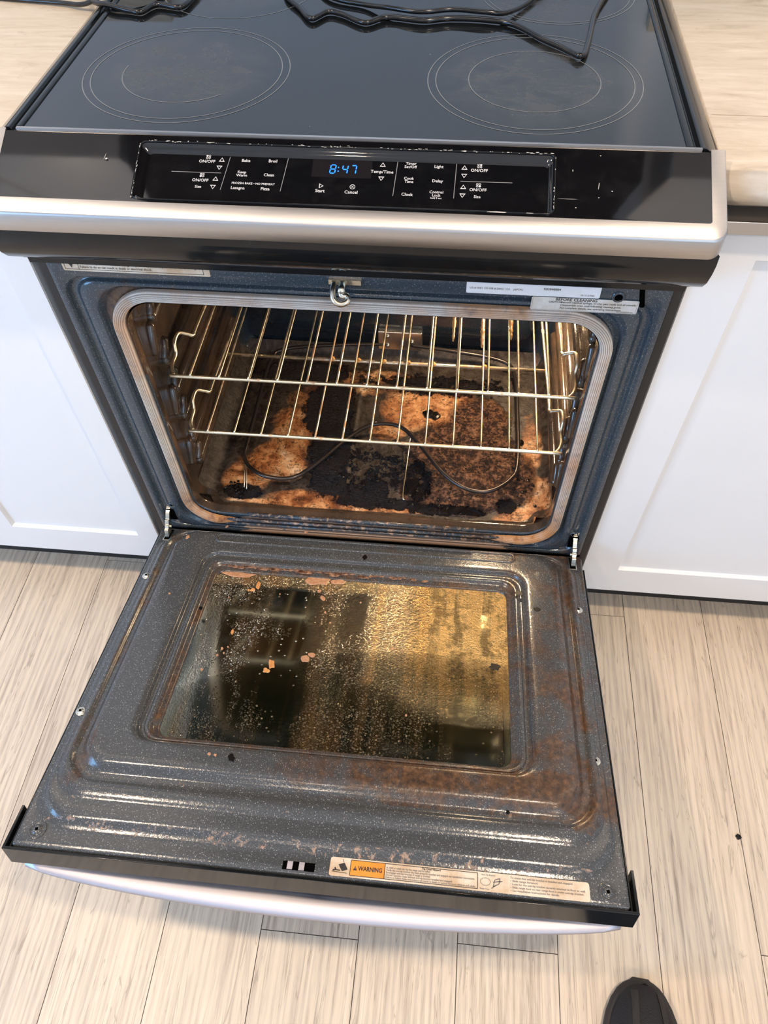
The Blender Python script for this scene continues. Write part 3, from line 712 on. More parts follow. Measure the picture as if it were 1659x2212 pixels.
# raised worn edge highlights round the recess (thin bead)
mb = MB(); P = rrect(RC[0] - .0012, RC[1] + .0012, RC[2] - .0012, RC[3] + .0006, .0065, 6, 10)
mb.tube([PP(a, b, .0002) for a, b in P], .0009, 6, closed=True); mb.build('recess_rim', 'black_gloss', CP)
q = MB(); r5 = random.Random(21)
def scuff(x, s_, l, w, a):
    c_, n_ = math.cos(a), math.sin(a); P = []
    for k in range(8):
        t = 2 * PI * k / 8; u, v = l * math.cos(t) * r5.uniform(.7, 1.2), w * math.sin(t) * r5.uniform(.6, 1.3); P.append(PP(x + u * c_ - v * n_, s_ + u * n_ + v * c_, .0012))
    q.add(P, [tuple(range(8))])
for k in range(120):
    x = r5.uniform(RC[0], RC[1]) if k < 84 else (RC[0] - .001 if k % 3 else RC[1] + .001); sv = RC[2] - .0012 + r5.gauss(0, .0005) if k < 84 else r5.uniform(RC[2], RC[3])
    scuff(x + r5.gauss(0, .0003), sv, r5.uniform(.0003, .0022) if k < 84 else .0003, r5.uniform(.0002, .0005) if k < 84 else r5.uniform(.0004, .0016), 0)
scuff(.163, RC[3] + .0012, .012, .0006, 0); scuff(.195, RC[3] + .001, .004, .0004, 0)
q.build('scuff_mark', 'scuff', CP, fixn=False)['kind'] = 'stuff'
for a, b, l, w, an in ((-.2450, .0345, .0012, .0010, 0), (-.2470, .032, .0002, .0040, .2), (.236, .030, .0004, .0012, 0), (.262, .046, .0003, .0040, .1), (.275, .052, .0008, .0006, 0), (.262, .060, .0006, .0006, 0), (.232, .0625, .0100, .0002, 0), (.240, .072, .0009, .0007, 0), (.263, .012, .0006, .0005, 0)):
    q = MB(); scuff(a, b, l, w, an); q.build('chip_mark', 'scuff', CP, fixn=False)
HT = -.00535
def tf(x, b): return PP(x, b, HT)          # b = s (downwards positive)
def panel_text(items, name='button_legend', m='legend'):
    q = MB()
    for (s, x, sy, size) in items: put_text(q, s, x, 0, size, lambda a, b, sy=sy: PP(a, sy - b, HT), 0, 'C', .012)
    return q.build(name, m, CP, fixn=False)
for items in ([('Bake', -.0988, .0262, .0048)], [('Broil', -.0704, .0257, .0048)], [('Keep', -.1014, .0400, .0044), ('Warm', -.1014, .0438, .0044)], [('Clean', -.0728, .0424, .0048)],
              [('FROZEN BAKE \u2022 NO PREHEAT', -.0880, .0532, .0034)], [('Lasagna', -.1035, .0588, .0048)], [('Pizza', -.0747, .0588, .0048)], [('Temp/Time', .0442, .0339, .0050)], [('Start', -.0177, .0587, .0050)],
              [('Cancel', .0144, .0590, .0050)], [('Timer', .0734, .0232, .0044), ('Set/Off', .0732, .0270, .0044)], [('Light', .1021, .0256, .0048)], [('Cook', .0724, .0405, .0044), ('Time', .0726, .0443, .0044)],
              [('Delay', .1018, .0424, .0048)], [('Clock', .0719, .0592, .0048)], [('Control', .1013, .0553, .0044), ('Lock', .1016, .0590, .0044), ('hold 3 sec', .1013, .0623, .0028)],
              [('ON/OFF', -.1400, .0286, .0048)], [('ON/OFF', -.1442, .0513, .0048)], [('Size', -.1456, .0590, .0044)], [('ON/OFF', .1433, .0285, .0048)], [('ON/OFF', .1432, .0510, .0048)], [('Size', .1427, .0590, .0044)]):
    panel_text(items)
def tri(x, s, up, right=False):
    q = MB(); r, w = .0031, .0006
    P = [(0, -r * .85), (r, r * .75), (-r, r * .75)]
    if not up: P = [(a, -b) for a, b in P]
    if right: P = [(r * .9, 0), (-r * .6, r * .9), (-r * .6, -r * .9)]
    I = [(a * .62, b * .62) for a, b in P]
    q.rings([[PP(x + a, s + b, HT) for a, b in P], [PP(x + a, s + b + (0.0), HT) for a, b in I]], smooth=False)
    q.build('arrow_key', 'legend', CP, fixn=False)
for x, s, u in ((-.1245, .0262, 1), (-.1261, .0358, 0), (-.1283, .0490, 1), (-.1299, .0588, 0), (.0444, .0256, 1), (.0439, .0420, 0), (.1281, .0258, 1), (.1282, .0354, 0), (.1281, .0483, 1), (.1277, .0583, 0)): tri(x, s, u)
tri(-.0173, .0530, 1, True)
def disc(q, x, s, r, n=14): q.add([PP(x + r * math.cos(2 * PI * k / n), s + r * math.sin(2 * PI * k / n), HT) for k in range(n)], [tuple(range(n))])
def ringp(q, x, s, r, w=.0005, n=20):
    q.rings([[PP(x + rr_ * math.cos(2 * PI * k / n), s + rr_ * math.sin(2 * PI * k / n), HT) for k in range(n)] for rr_ in (r - w, r)], smooth=False)
for x, s, on in ((-.1392, .0232, (-1, -1)), (-.1431, .0453, (-1, 1)), (.1435, .0232, (1, -1)), (.1434, .0458, (1, 1))):
    q = MB()
    for dx in (-1, 1):
        for ds in (-1, 1):
            (disc if (dx, ds) == on else ringp)(q, x + dx * .0013, s + ds * .0012, .00115)
    q.build('burner_symbol', 'legend', CP, fixn=False)
q = MB(); ringp(q, .0153, .0528, .0028)
for a in (1, -1): q.add([PP(.0153 + dx, .0528 + dy, HT) for dx, dy in ((-.0012, -a * .0012 - .0003), (-.0012, -a * .0012 + .0003), (.0012, a * .0012 + .0003), (.0012, a * .0012 - .0003))], [(0, 1, 2, 3)])
q.build('cancel_symbol', 'legend', CP, fixn=False)
def pline(x0, s0, x1, s1, w=.0003):
    q = MB(); d = Vector((x1 - x0, s1 - s0)).normalized(); n = Vector((-d.y, d.x)) * w
    q.add([PP(x0 + n.x, s0 + n.y, HT), PP(x0 - n.x, s0 - n.y, HT), PP(x1 - n.x, s1 - n.y, HT), PP(x1 + n.x, s1 + n.y, HT)], [(0, 1, 2, 3)])
    q.build('divider_line', 'legend_line', CP, fixn=False)
for l in ((-.1160, .0225, -.1217, .0620), (-.0546, .0220, -.0589, .0612), (.0595, .0215, .0574, .0618), (.1199, .0218, .1191, .0618), (-.1763, .0421, -.1233, .0421), (.1249, .0418, .1772, .0416)): pline(*l)
q = MB(); q.add([PP(a, b, HT - .0001) for a, b in ((-.0285, .0190), (.0335, .0190), (.0335, .0425), (-.0285, .0425))], [(0, 1, 2, 3)]); q.build('clock_lens', 'lens_dark', CP, fixn=False)
# seven-segment 8:47
q = MB(); SEG = {'8': 'abcdefg', '4': 'fgbc', '7': 'abc'}
def seg7(ch, cx, cs, w=.0052, h=.0098, t=.0011, sl=.10):
    def bar(x0, y0, x1, y1):
        d = Vector((x1 - x0, y1 - y0)).normalized() * (t * .55); n = Vector((-d.y, d.x)).normalized() * (t / 2)
        a = Vector((x0, y0)) + d; b = Vector((x1, y1)) - d
        P = [a + n, a - n, b - n, b + n]
        q.add([PP(cx + p.x + p.y * sl, cs - p.y, HT + .0001) for p in P], [(0, 1, 2, 3)])
    X, Y = w / 2, h / 2
    S = dict(a=(-X, Y, X, Y), b=(X, Y, X, 0), c=(X, 0, X, -Y), d=(-X, -Y, X, -Y), e=(-X, 0, -X, -Y), f=(-X, Y, -X, 0), g=(-X, 0, X, 0))
    for k in SEG[ch]: bar(*S[k])
seg7('8', -.0068, .0328); seg7('4', .0058, .0328); seg7('7', .0146, .0328)
for ds in (-.0022, .0022): disc(q, -.0012, .0328 + ds, .0007)
q.build('clock_digits', 'led', CP, fixn=False)

# ---- black vent trim under the bar
mb = MB()
prof = [(-.0525, .8660), (-.0535, .8560), (-.0515, .8440), (-.0465, .8300), (-.0380, .8190), (-.0300, .8135), (-.0265, .8128), (-.0250, .8090), (-.0200, .8060), (-.0195, .7985), (-.0120, .7985), (-.004, .8020), (-.004, .8660)]
rs = []
for x, t in ((-.3705, 0), (-.3745, .25), (-.3765, 1), (.3855, 1), (.3835, .25), (.3795, 0)):
    rs.append([(x if i < 7 else max(-.3670, min(.3760, x)), -.02 + (y + .02) * (1 - .12 * (1 - t)) if i < 7 else y, z) for i, (y, z) in enumerate(prof)])
mb.rings(rs, cap0=True, cap1=True); vt = mb.build('vent_trim', 'black_gloss', RG)
for p in vt.data.polygons: p.use_smooth = len(p.vertices) == 4
mod = vt.modifiers.new('es', 'EDGE_SPLIT'); mod.split_angle = math.radians(32)
mb = MB(); mb.box((-.371, -.003, .800), (.381, .5, .866)); mb.build('front_crossmember', 'black_matte', RG)

# ---- enamel front frame
def FF(a, b, h): return (a, -h, b)
OPX0, OPX1, OPZ0, OPZ1 = -.2890, .3080, .2960, .7350
def fr_grime(x, y, z):
    dx = max(OPX0 - x, x - OPX1, 0); dz = max(OPZ0 - z, z - OPZ1, 0); d = math.hypot(dx, dz)
    g = .0
    if x < -.2 and z > .60: g = max(g, .9 * max(0, 1 - d / .045))
    if z < .29: g = max(g, .42)
    if x > .2 and z < .34: g = max(g, .25)
    return g
def fr_crust(x, y, z): return .8 if (z < .278 and -.22 < x < .25) else 0.0
mb = MB()
rs = nested([(-.3620, .3720, .236, .800, .004, -.018), (-.3620, .3720, .236, .800, .004, -.001, 1), (-.3605, .3705, .2375, .799, .004, .0005, 2),
             (-.352, .362, .246, .768, .030, .0005, 2), (-.347, .357, .249, .763, .028, -.006, 4), (-.340, .350, .250, .762, .026, -.006, 1), (-.333, .343, .251, .760, .024, .000, 4),
             (-.326, .3375, .252, .758, .022, .001, 1), (-.318, .3325, .2535, .7565, .044, .001, 3), (-.314, .3285, .255, .754, .056, -.006, 3), (-.292, .311, .280, .739, .047, -.006, 4), (OPX0, OPX1, .287, OPZ1, .045, -.001, 3), (OPX0 + .001, OPX1 - .001, .288, OPZ1 - .001, .045, -.006, 1)], FF, 10, 26)
mb.rings(rs); FR = mb.build('front_frame', 'enamel_frame', RG, {'grime': fr_grime, 'crust': fr_crust})
# ridges along the bottom sill
mb = MB()
for z, h, xa, xb in ((.291, .0035, -.20, .19), (.273, .0030, -.26, .27), (.262, .0025, -.26, .27)):
    mb.tube([(xa, .0005, z), (xb, .0005, z)], h, 10)
mb.build('sill_ridge', 'enamel_frame', FR, {'grime': lambda x, y, z: .5, 'crust': lambda x, y, z: .5})
# latch hook and holes
mb = MB()
mb.box((-.020, -.004, .775), (.018, .0, .781), 0)
P = catmull([(-.013, -.006, .778), (-.014, -.014, .774), (-.012, -.022, .767), (-.004, -.025, .764), (.004, -.022, .766), (.003, -.017, .770), (-.003, -.018, .770), (-.005, -.014, .773)], 5)
rs = []
for i, p in enumerate(P): rs.append([(p.x, p.y, p.z - .0012), (p.x, p.y, p.z + .0012)])
mb.tube(P, .0036, 8, 0); mb.tube([(-.004, -.004, .777), (-.004, -.016, .772)], .0046, 8, 0)
mb.build('door_latch', 'chrome', FR)
def hole(x, z, r, ry=None, nm='screw_hole'):
    q = MB(); ry = ry or r
    q.rings([[(x + a * r * math.cos(t * PI / 10), -h, z + a * ry * math.sin(t * PI / 10)) for t in range(20)] for a, h in ((1.55, .0008), (1.25, .0026), (1.0, .0022))])
    q.add([(x + r * math.cos(t * PI / 10), -.0014, z + ry * math.sin(t * PI / 10)) for t in range(20)], [tuple(range(20))], 1)
    return q.build(nm, ['enamel_frame', 'dark_void'], FR, {'grime': lambda *a: 0, 'crust': lambda *a: 0})
hole(.313, .773, .0048); hole(-.330, .305, .0030); hole(.349, .300, .0030)
mb = MB(); P = [(.336, .788), (.340, .770), (.342, .762)]; mb.tube([(a, -.0006, b) for a, b in P], .003, 8); mb.build('vent_slot', 'dark_void', FR)
for x in (-.336, .353):
    mb = MB(); mb.box((x - .007, -.0013, .262), (x + .007, .0, .292)); mb.build('hinge_slot', 'dark_void', FR)

# stickers on the frame
def sticker(x0, x1, z0, z1, m, build, nm):
    q = MB(); y = -.0012
    q.add([(a, y, b) for a, b in rrect(x0, x1, z0, z1, .002, 4, 2)], [tuple(range(len(rrect(x0, x1, z0, z1, .002, 4, 2))))], 0)
    fn = lambda a, b: (a, y - .0002, b)
    build(q, fn, x0, x1, z0, z1); return q.build(nm, [m, 'ink', 'ink_grey'], FR, fixn=False)
def hr(q, fn, a0, b0, a1, b1, w=.0003, mi=1):
    d = Vector((a1 - a0, b1 - b0)).normalized(); n = Vector((-d.y, d.x)) * w
    q.add([fn(a0 + n.x, b0 + n.y), fn(a0 - n.x, b0 - n.y), fn(a1 - n.x, b1 - n.y), fn(a1 + n.x, b1 + n.y)], [(0, 1, 2, 3)], mi)
def s_left(q, fn, x0, x1, z0, z1):
    hr(q, fn, x0 + .003, z0 + .0025, x1 - .008, z0 + .0025); hr(q, fn, x0 + .020, z0 + .0025, x0 + .020, z1); hr(q, fn, x1 - .008, z0 + .0025, x1 - .008, z1); hr(q, fn, x0 + .003, z0 + .0025, x0 + .003, z1)
    put_text(q, 'Failure to do so can result in death or electrical shock.', x0 + .022, z0 + .0062, .0046, fn, 1, 'L', .01, .088)
    put_text(q, 'Disconnect power before servicing.  Replace all parts and panels before operating.', x0 + .022, z0 + .0112, .0046, fn, 1, 'L', .01, .143)
    n = 3; q.add([fn(x0 + .0115, z0 + .004), fn(x0 + .0150, z0 + .012), fn(x0 + .0080, z0 + .012)], [(0, 1, 2)], 1)
sticker(-.341, -.161, .7755, .799, 'sticker_warm', s_left, 'shock_warning_sticker')
def s_mid(q, fn, x0, x1, z0, z1):
    put_text(q, 'US # 0001 101108 # 20021 115    JAPON', x0 + .004, z0 + .0075, .0036, fn, 2, 'L', .01, .060)
    put_text(q, 'R82848884', x0 + .088, z0 + .0100, .0042, fn, 1, 'L', .01)
    put_text(q, 'W11127045', x1 - .006, z0 + .0035, .0032, fn, 2, 'R', .01)
sticker(.140, .292, .7700, .792, 'sticker_clean', s_mid, 'serial_number_sticker')
def s_right(q, fn, x0, x1, z0, z1):
    put_text(q, 'BEFORE CLEANING', (x0 + x1) / 2 - .010, z1 - .0022, .0055, fn, 1, 'C', .02)
    put_text(q, 'CAUTION:', x0 + .020, z1 - .0062, .0034, fn, 1, 'L', .02)
    for i, s in enumerate(('Remove residual spillage, broiler pan, racks and all utensils.', 'Disassemble oven until following cleaning guide.', 'For complete details, see operating instructions.')):
        put_text(q, s, x0 + .034, z1 - .0060 - i * .0040, .0036, fn, 1, 'L', .01)
    put_text(q, 'P/N W10658755 Rev', x1 - .004, z0 + .0022, .0022, fn, 2, 'R', .01)
    for a, b, c, d in ((x0 + .0015, z0 + .001, x1 - .0015, z0 + .001), (x0 + .0015, z0 + .001, x0 + .0015, z1 - .001), (x1 - .0015, z0 + .001, x1 - .0015, z1 - .001)): hr(q, fn, a, b, c, d, .00012, 2)
sticker(.216, .338, .7505, .7690, 'sticker', s_right, 'cleaning_caution_sticker')

# ---- gasket
def gasket():
    P = rrect(-.2990, .3170, .2705, .7425, .056, 12, 40)
    # keep the part that is not the centre of the bottom run
    n = len(P); keep = []
    start = next(i for i, (a, b) in enumerate(P) if i < 40 and a > .205)
    seq = [P[(start + i) % n] for i in range(n)]
    path = []
    for i, (a, b) in enumerate(seq):
        if b < .2706 and -.215 < a < .205 and i > 5: break
        path.append((a, b))
    prof = []
    w, nr = .0165, 7
    for i in range(nr * 4 + 1):
        t = -1 + 2 * i / (nr * 4); env = math.sqrt(max(0, 1 - (abs(t) ** 2.6)))
        prof.append((t * w / 2, .0105 * env * (1 - .16 * (0.5 + 0.5 * math.cos(2 * PI * nr * (t + 1) / 2)))))
    rs = []; uv = []; dist = 0
    for i, (a, b) in enumerate(path):
        pa = path[max(0, i - 1)]; pb = path[min(len(path) - 1, i + 1)]
        t = Vector((pb[0] - pa[0], pb[1] - pa[1])).normalized(); nn = Vector((t.y, -t.x))
        if i: dist += math.hypot(a - path[i - 1][0], b - path[i - 1][1])
        e = min(1, i / 4, (len(path) - 1 - i) / 4); e = .35 + .65 * math.sin(max(0.0, e) * PI / 2)
        rs.append([(a + nn.x * q * e, .0035 - h * e, b + nn.y * q * e) for q, h in prof])
        uv += [(dist * 2.2, j / (len(prof) - 1)) for j in range(len(prof))]
    m = MB(); m.rings(rs, closed=False)
    def gg(x, y, z):
        g = 0.14
        if z < .42: g = max(g, min(1.0, (.42 - z) / .13 * .6 + .15))
        if z < .285: g = .95
        if (x < 0 and x > -.235 and z < .3) or (x > 0 and x < .222 and z < .3): g = 1.5
        if z > .735 and .12 < x < .22: g = .7
        if x < -.27 and z > .6: g = max(g, .45)
        if x > .3 and .35 < z < .55: g = max(g, .35)
        return g
    return m.build('door_gasket', 'gasket', RG, {'grime': gg}, uvf=uv)
gasket()

# ---- oven cavity
CX0, CX1, CY1, CZ0, CZ1 = -.2980, .3200, .425, .2830, .7300
def cav(a, b, h): return (a, h, b)
spec = [(OPX0, OPX1, .290, .7300, .044, .003), (OPX0, OPX1, .291, .729, .044, .006, 1), (OPX0 + .002, OPX1 - .002, .2935, .728, .043, .016, 3), (OPX0, OPX1, .2870, .728, .043, .022, 3),
        (CX0 + .004, CX1 - .004, .2850, .730, .044, .040, 3), (CX0, CX1, CZ0, CZ1, .042, .060, 2), (CX0, CX1, CZ0, CZ1, .040, .395, 8), (CX0 + .006, CX1 - .006, CZ0 + .006, CZ1 - .006, .035, .416, 3), (CX0 + .022, CX1 - .022, CZ0 + .022, CZ1 - .022, .025, CY1, 3)]
rs = []
for i, sp in enumerate(spec):
    p = spec[i - 1] if i else sp; n = (sp[6] if len(sp) > 6 else 1) if i else 1
    for k in range(1, n + 1):
        t = k / n; q = [p[j] + (sp[j] - p[j]) * t for j in range(6)]
        rs.append([(a, q[5], b) for a, b in rrect(*q[:5], 8, 24)])
# embossed back panel as further rings
mb = MB(); mb.rings(rs)
bk = nested([(CX0 + .022, CX1 - .022, CZ0 + .022, CZ1 - .022, .025, CY1), (-.238, .288, .338, .690, .030, CY1, 1), (-.230, .280, .346, .682, .026, CY1 - .011, 4), (-.18, .23, .40, .63, .02, CY1 - .011, 2)], cav, 8, 24)
mb.rings(bk, cap1=True)
CV = mb.build('oven_cavity', 'liner', RG, {'grime': lambda x, y, z: 0.0 if y > .41 and z > .315 else (1.0 if y < .38 else max(0, (.41 - y) / .03))})
mb = MB(); mb.box((CX0 - .012, .02, CZ1 + .014), (CX1 + .012, CY1 + .03, CZ1 + .018)); mb.build('outer_shell', 'black_matte', CV)
# rack guides pressed into the side walls
def capsule(q, a, b, r, sq=1.0, n=12, m=6):
    a, b = Vector(a), Vector(b); d = (b - a); ln = d.length; d = d.normalized(); pts = []; rad = []
    for i in range(m + 1): t = PI / 2 * i / m; pts.append(a - d * r * math.cos(t)); rad.append(max(1e-4, r * math.sin(t)))
    for i in range(1, m + 1): t = PI / 2 * i / m; pts.append(b + d * r * math.sin(t)); rad.append(max(1e-4, r * math.cos(t)))
    q.tube(pts, rad, n, 0)
for sx, wx in ((1, CX0), (-1, CX1)):
    for zl in (.330, .385, .441, .500, .559, .640):
        q = MB(); x = wx + sx * .001
        capsule(q, (x, .085, zl), (x, .385, zl), .0098)
        capsule(q, (x, .085, zl + .006), (x, .098, zl + .024), .0075)
        q.build('rack_guide', 'liner', CV, {'grime': lambda *a: 1.0})
    for y, z in ((.055, .360), (.060, .475), (.058, .600)):
        q = MB(); capsule(q, (wx + sx * .002, y, z), (wx + sx * .002, y + .012, z + .034), .0080)
        q.build('guide_stub', 'liner', CV, {'grime': lambda *a: 1.0})
# terminal bracket on the back wall
mb = MB(); mb.box((-.016, CY1 - .022, .316), (.072, CY1, .362)); tb = mb.build('terminal_bracket', 'chrome', CV, bevel=.003)
for x in (.004, .052):
    for z in ((.328, .351) if x < .01 else (.3395,)):
        mb = MB(); mb.rings([[(x + r * math.cos(t * PI / 6), y, z + r * math.sin(t * PI / 6)) for t in range(12)] for r, y in ((.004, CY1 - .022), (.004, CY1 - .025), (.002, CY1 - .026))], cap1=True)
        mb.build('bracket_screw', 'chrome', CV)
# oven lamp high on the back right
mb = MB(); c = Vector((.248, .395, .600)); 
mb.rings([[(c.x + r * math.cos(t * PI / 10), c.y + d, c.z + r * math.sin(t * PI / 10)) for t in range(20)] for r, d in ((.034, .025), (.034, .010), (.030, .006))], cap0=True, cap1=True)
lm = mb.build('lamp_socket', 'chrome', CV)
mb = MB(); mb.rings([[(c.x + .020 * math.sin(u * PI / 8) * math.cos(t * PI / 8), c.y - .008 - .020 * math.cos(u * PI / 8), c.z + .020 * math.sin(u * PI / 8) * math.sin(t * PI / 8)) for t in range(16)] for u in [.05] + list(range(1, 8))], cap0=True, cap1=True)
mb.build('oven_bulb', 'bulb', lm)
light('oven_lamp_light', 'POINT', (c.x - .01, c.y - .055, c.z), 7.5, (1.0, 0.72, 0.44), .022)

# cavity floor, heavily burnt
def blob(x, y, lst):
    v = 0
    for bx, by, rx, ry, a in lst:
        d = math.hypot((x - bx) / rx, (y - by) / ry); v = max(v, a * max(0, min(1, (1.35 - d) / .7)))
    return v
OR = [(-.17, .13, .055, .05, 1), (-.15, .21, .045, .06, .95), (-.21, .10, .04, .05, .8), (-.10, .045, .075, .020, 1), (-.13, .28, .05, .06, .6), (-.235, .085, .03, .04, .8), (.265, .030, .045, .025, 1.1), (.292, .075, .022, .05, 1.0), (.06, .27, .06, .05, .95), (.02, .215, .035, .025, .95), (.13, .28, .07, .06, .85), (.285, .20, .02, .08, .7),
      (-.05, .0335, .18, .007, 1.0), (.0, .34, .12, .04, .5), (-.10, .335, .09, .03, .45), (.20, .26, .05, .06, .6)]
CH = [(-.095, .26, .045, .075, 1.1), (-.080, .17, .040, .060, 1.05), (-.070, .09, .035, .045, .85), (-.222, .053, .035, .016, 1.0), (-.01, .07, .05, .03, .72), (.03, .045, .09, .014, .75), (.085, .10, .03, .05, .68), (.13, .040, .07, .012, .85), (.10, .34, .16, .03, .6), (-.15, .36, .10, .03, .8), (.03, .12, .05, .05, .45), (-.03, .15, .03, .05, .45), (.240, .055, .02, .02, .7)]
CR = [(.165, .15, .095, .10, 1.0), (.19, .24, .06, .08, .7), (.265, .12, .03, .06, .6), (.15, .08, .09, .05, .9)]
mb = MB(); nx, ny = 240, 160
fx0, fx1, fy0, fy1 = CX0 + .004, CX1 - .004, .022, CY1 - .004
vs = []
for j in range(ny + 1):
    for i in range(nx + 1):
        x = fx0 + (fx1 - fx0) * i / nx; y = fy0 + (fy1 - fy0) * j / ny
        o_, c_, g_ = blob(x, y, OR), blob(x, y, CH), blob(x, y, CR)
        e = min(x - fx0, fx1 - x, (y - fy0) * 1.3, fy1 - y); rise = .026 * max(0, 1 - e / .030) ** 2 if e < .03 and (min(x - fx0, fx1 - x, fy1 - y) < .03) else 0
        n1 = mnoise.noise(Vector((x * 90, y * 90, 3))); n2 = mnoise.noise(Vector((x * 260, y * 260, 9)))
        h = (c_ * .0022 + g_ * .0030) * max(0, .6 + n1) + (c_ * 1.2 + g_) * .0015 * n2
        # two pressed seams
        h += .0026 * math.exp(-((x + .042) / .004) ** 2) if .03 < y < .36 else 0
        vs.append((x, y, .2865 + h + rise))
mb.add(vs, [(j * (nx + 1) + i, j * (nx + 1) + i + 1, (j + 1) * (nx + 1) + i + 1, (j + 1) * (nx + 1) + i) for j in range(ny) for i in range(nx)], 0, True)
mb.build('cavity_floor', 'ovenfloor', CV, {'orange': lambda x, y, z: blob(x, y, OR), 'char': lambda x, y, z: blob(x, y, CH), 'crustpatch': lambda x, y, z: blob(x, y, CR)}, fixn=False)
# loose charred lumps
mb = MB(); r3 = random.Random(5)
def lump(q, x, y, z, r, mi=0, flat=.55, seed=0):
    bmx = bmesh.new(); bmesh.ops.create_icosphere(bmx, subdivisions=2, radius=1)
    vs = [(v.co * (1 + .45 * mnoise.noise(v.co * 1.7 + Vector((seed * 3.1, 0, 0))))) for v in bmx.verts]
    fs = [tuple(v.index for v in f.verts) for f in bmx.faces]; bmx.free()
    q.add([(x + v.x * r, y + v.y * r, z + v.z * r * flat) for v in vs], fs, mi, False)
for k in range(95):
    bx, by, rx, ry, a = r3.choice([(-.222, .056, .028, .012, 1), (-.222, .056, .028, .012, 1), (.02, .075, .07, .035, 1), (-.055, .10, .03, .05, 1), (.10, .055, .07, .018, 1), (.275, .10, .02, .045, 1), (.13, .10, .05, .05, 1)])
    lump(mb, r3.gauss(bx, rx * .55), r3.gauss(by, ry * .55), .2885, r3.uniform(.0010, .0032), 0, .6, k)
lump(mb, .095, .263, .289, .010, 0, .4, 201); lump(mb, .108, .258, .289, .009, 0, .4, 202); lump(mb, .265, .205, .289, .007, 0, .4, 203)
mb.build('charred_residue', 'char_lump', CV)['kind'] = 'stuff'

# bake element
E = [(.0, .405, .330), (-.10, .400, .325), (-.20, .395, .312), (-.226, .360, .309), (-.2275, .215, .309), (-.227, .140, .309), (-.2255, .112, .309), (-.208, .087, .309), (-.174, .070, .309), (-.130, .073, .309), (-.094, .108, .309), (-.051, .166, .309), (-.014, .203, .309), (.020, .212, .309), (.051, .203, .309),
     (.084, .166, .309), (.128, .105, .309), (.170, .073, .309), (.2095, .071, .309), (.245, .099, .309), (.258, .137, .309), (.259, .250, .309), (.254, .360, .309), (.225, .395, .312), (.13, .400, .325), (.05, .405, .330)]
mb = MB(); mb.tube(catmull(E, 8), .0037, 12); BE = mb.build('bake_element', 'element', RG)
for P in ([(-.2265, .112, .309), (-.221, .085, .300), (-.2185, .060, .2875)], [(-.2225, .108, .309), (-.217, .083, .300), (-.2135, .056, .2875)], [(.066, .186, .309), (.064, .12, .300), (.062, .064, .2895), (.066, .056, .288)], [(-.0, .215, .308), (.0, .235, .2875)]):
    mb = MB(); mb.tube(catmull(P, 6), .0012, 8); mb.build('element_support', 'chrome', BE)

# ------------------------------------------------------------------ oven door
TS = .2247; TC = math.hypot(1, TS); HZ = .2375
def DD(a, s, h=0): return (a, -s / TC + h * TS / TC, HZ + s * TS / TC + h / TC)
WXC = .0055
def dgr(x, y, z):
    s = math.hypot(y, z - HZ); g = .03
    ex = max(-.232 - x, x - .243, 0); es = max(.104 - s, s - .416, 0); d = math.hypot(ex, es)
    if s < .47:  # brown film plus warm oven-lamp reflection, painted at right and hinge side
        if x > .24: g = max(g, .52 if s < .44 else .6)
        if s > .40: g = max(g, .26 + .6 * max(0, (x + .1)))
        if s < .10: g = max(g, .22 + .6 * max(0, x + .1))
        if x < -.22: g = max(g, .10 + .16 * max(0, min(1, (.22 - s) / .2)) + .25 * max(0, (s - .38) / .08))
    if -.338 < x < -.308 and s < .50: g = max(g, .48)
    if .315 < x < .345 and s < .50: g = max(g, .68)
    if .425 < s < .470: g = max(g, .30 + .5 * max(0, min(1, (x + .12) / .2)))
    if .452 < s < .486: g = max(g, .22 + .4 * max(0, min(1, (x + .1) / .2)))
    if d < .012: g = max(g, .6)
    return g
def dcr(x, y, z):
    s = math.hypot(y, z - HZ); c = 0
    if .083 < s < .10 and x < .20: c = .30
    if .478 < s < .487: c = .35
    if .536 < s < .552: c = .45
    if .505 < s < .514: c = .35
    if x > .345 and .10 < s < .42: c = .32
    if s < .05: c = max(c, .16)
    if s < .075 and x > .0: c = max(c, .15)
    return c
mb = MB()
specs = [(-.3620, .3740, .004, .5745, .004, -.020), (-.3620, .3740, .004, .5745, .004, -.002, 1), (-.3605, .3725, .0055, .573, .004, 0, 2),
         (-.3545, .3665, .010, .5495, .055, 0, 3), (-.3530, .3650, .0115, .5475, .055, .0008, 2), (-.3480, .3600, .014, .5345, .050, .0072, 5), (-.3470, .3590, .015, .5330, .050, .0075, 1),
         (-.3440, .3560, .017, .5145, .048, .0075, 2), (-.3400, .3520, .018, .5050, .046, .0110, 4), (-.3390, .3510, .0185, .5010, .046, .0125, 1), (-.3350, .3470, .019, .4945, .044, .0125, 2), (-.3290, .3410, .021, .4860, .042, .0080, 4), (-.3245, .3345, .022, .4790, .040, .0085, 2), (-.3150, .3240, .027, .4640, .036, .0185, 6),
         (-.3110, .3190, .029, .4595, .034, .0195, 2), (-.268, .278, .066, .436, .030, .0195, 8), (-.262, .272, .071, .432, .028, .0185, 1),
         (-.258, .268, .0745, .429, .026, .0125, 4), (-.2530, .263, .0795, .4275, .025, .0118, 2), (-.2500, .260, .0835, .4265, .024, .0150, 3), (-.2460, .256, .088, .4245, .023, .0150, 1),
         (-.2400, .250, .096, .4205, .020, .0085, 4), (-.2340, .2445, .1035, .4170, .016, .0070, 3), (-.2325, .2432, .1050, .4160, .015, .0050, 2), (-.2320, .2427, .1055, .4155, .015, .0030, 1)]
rs = nested(specs, DD, 10, 30)
mb.rings(rs)
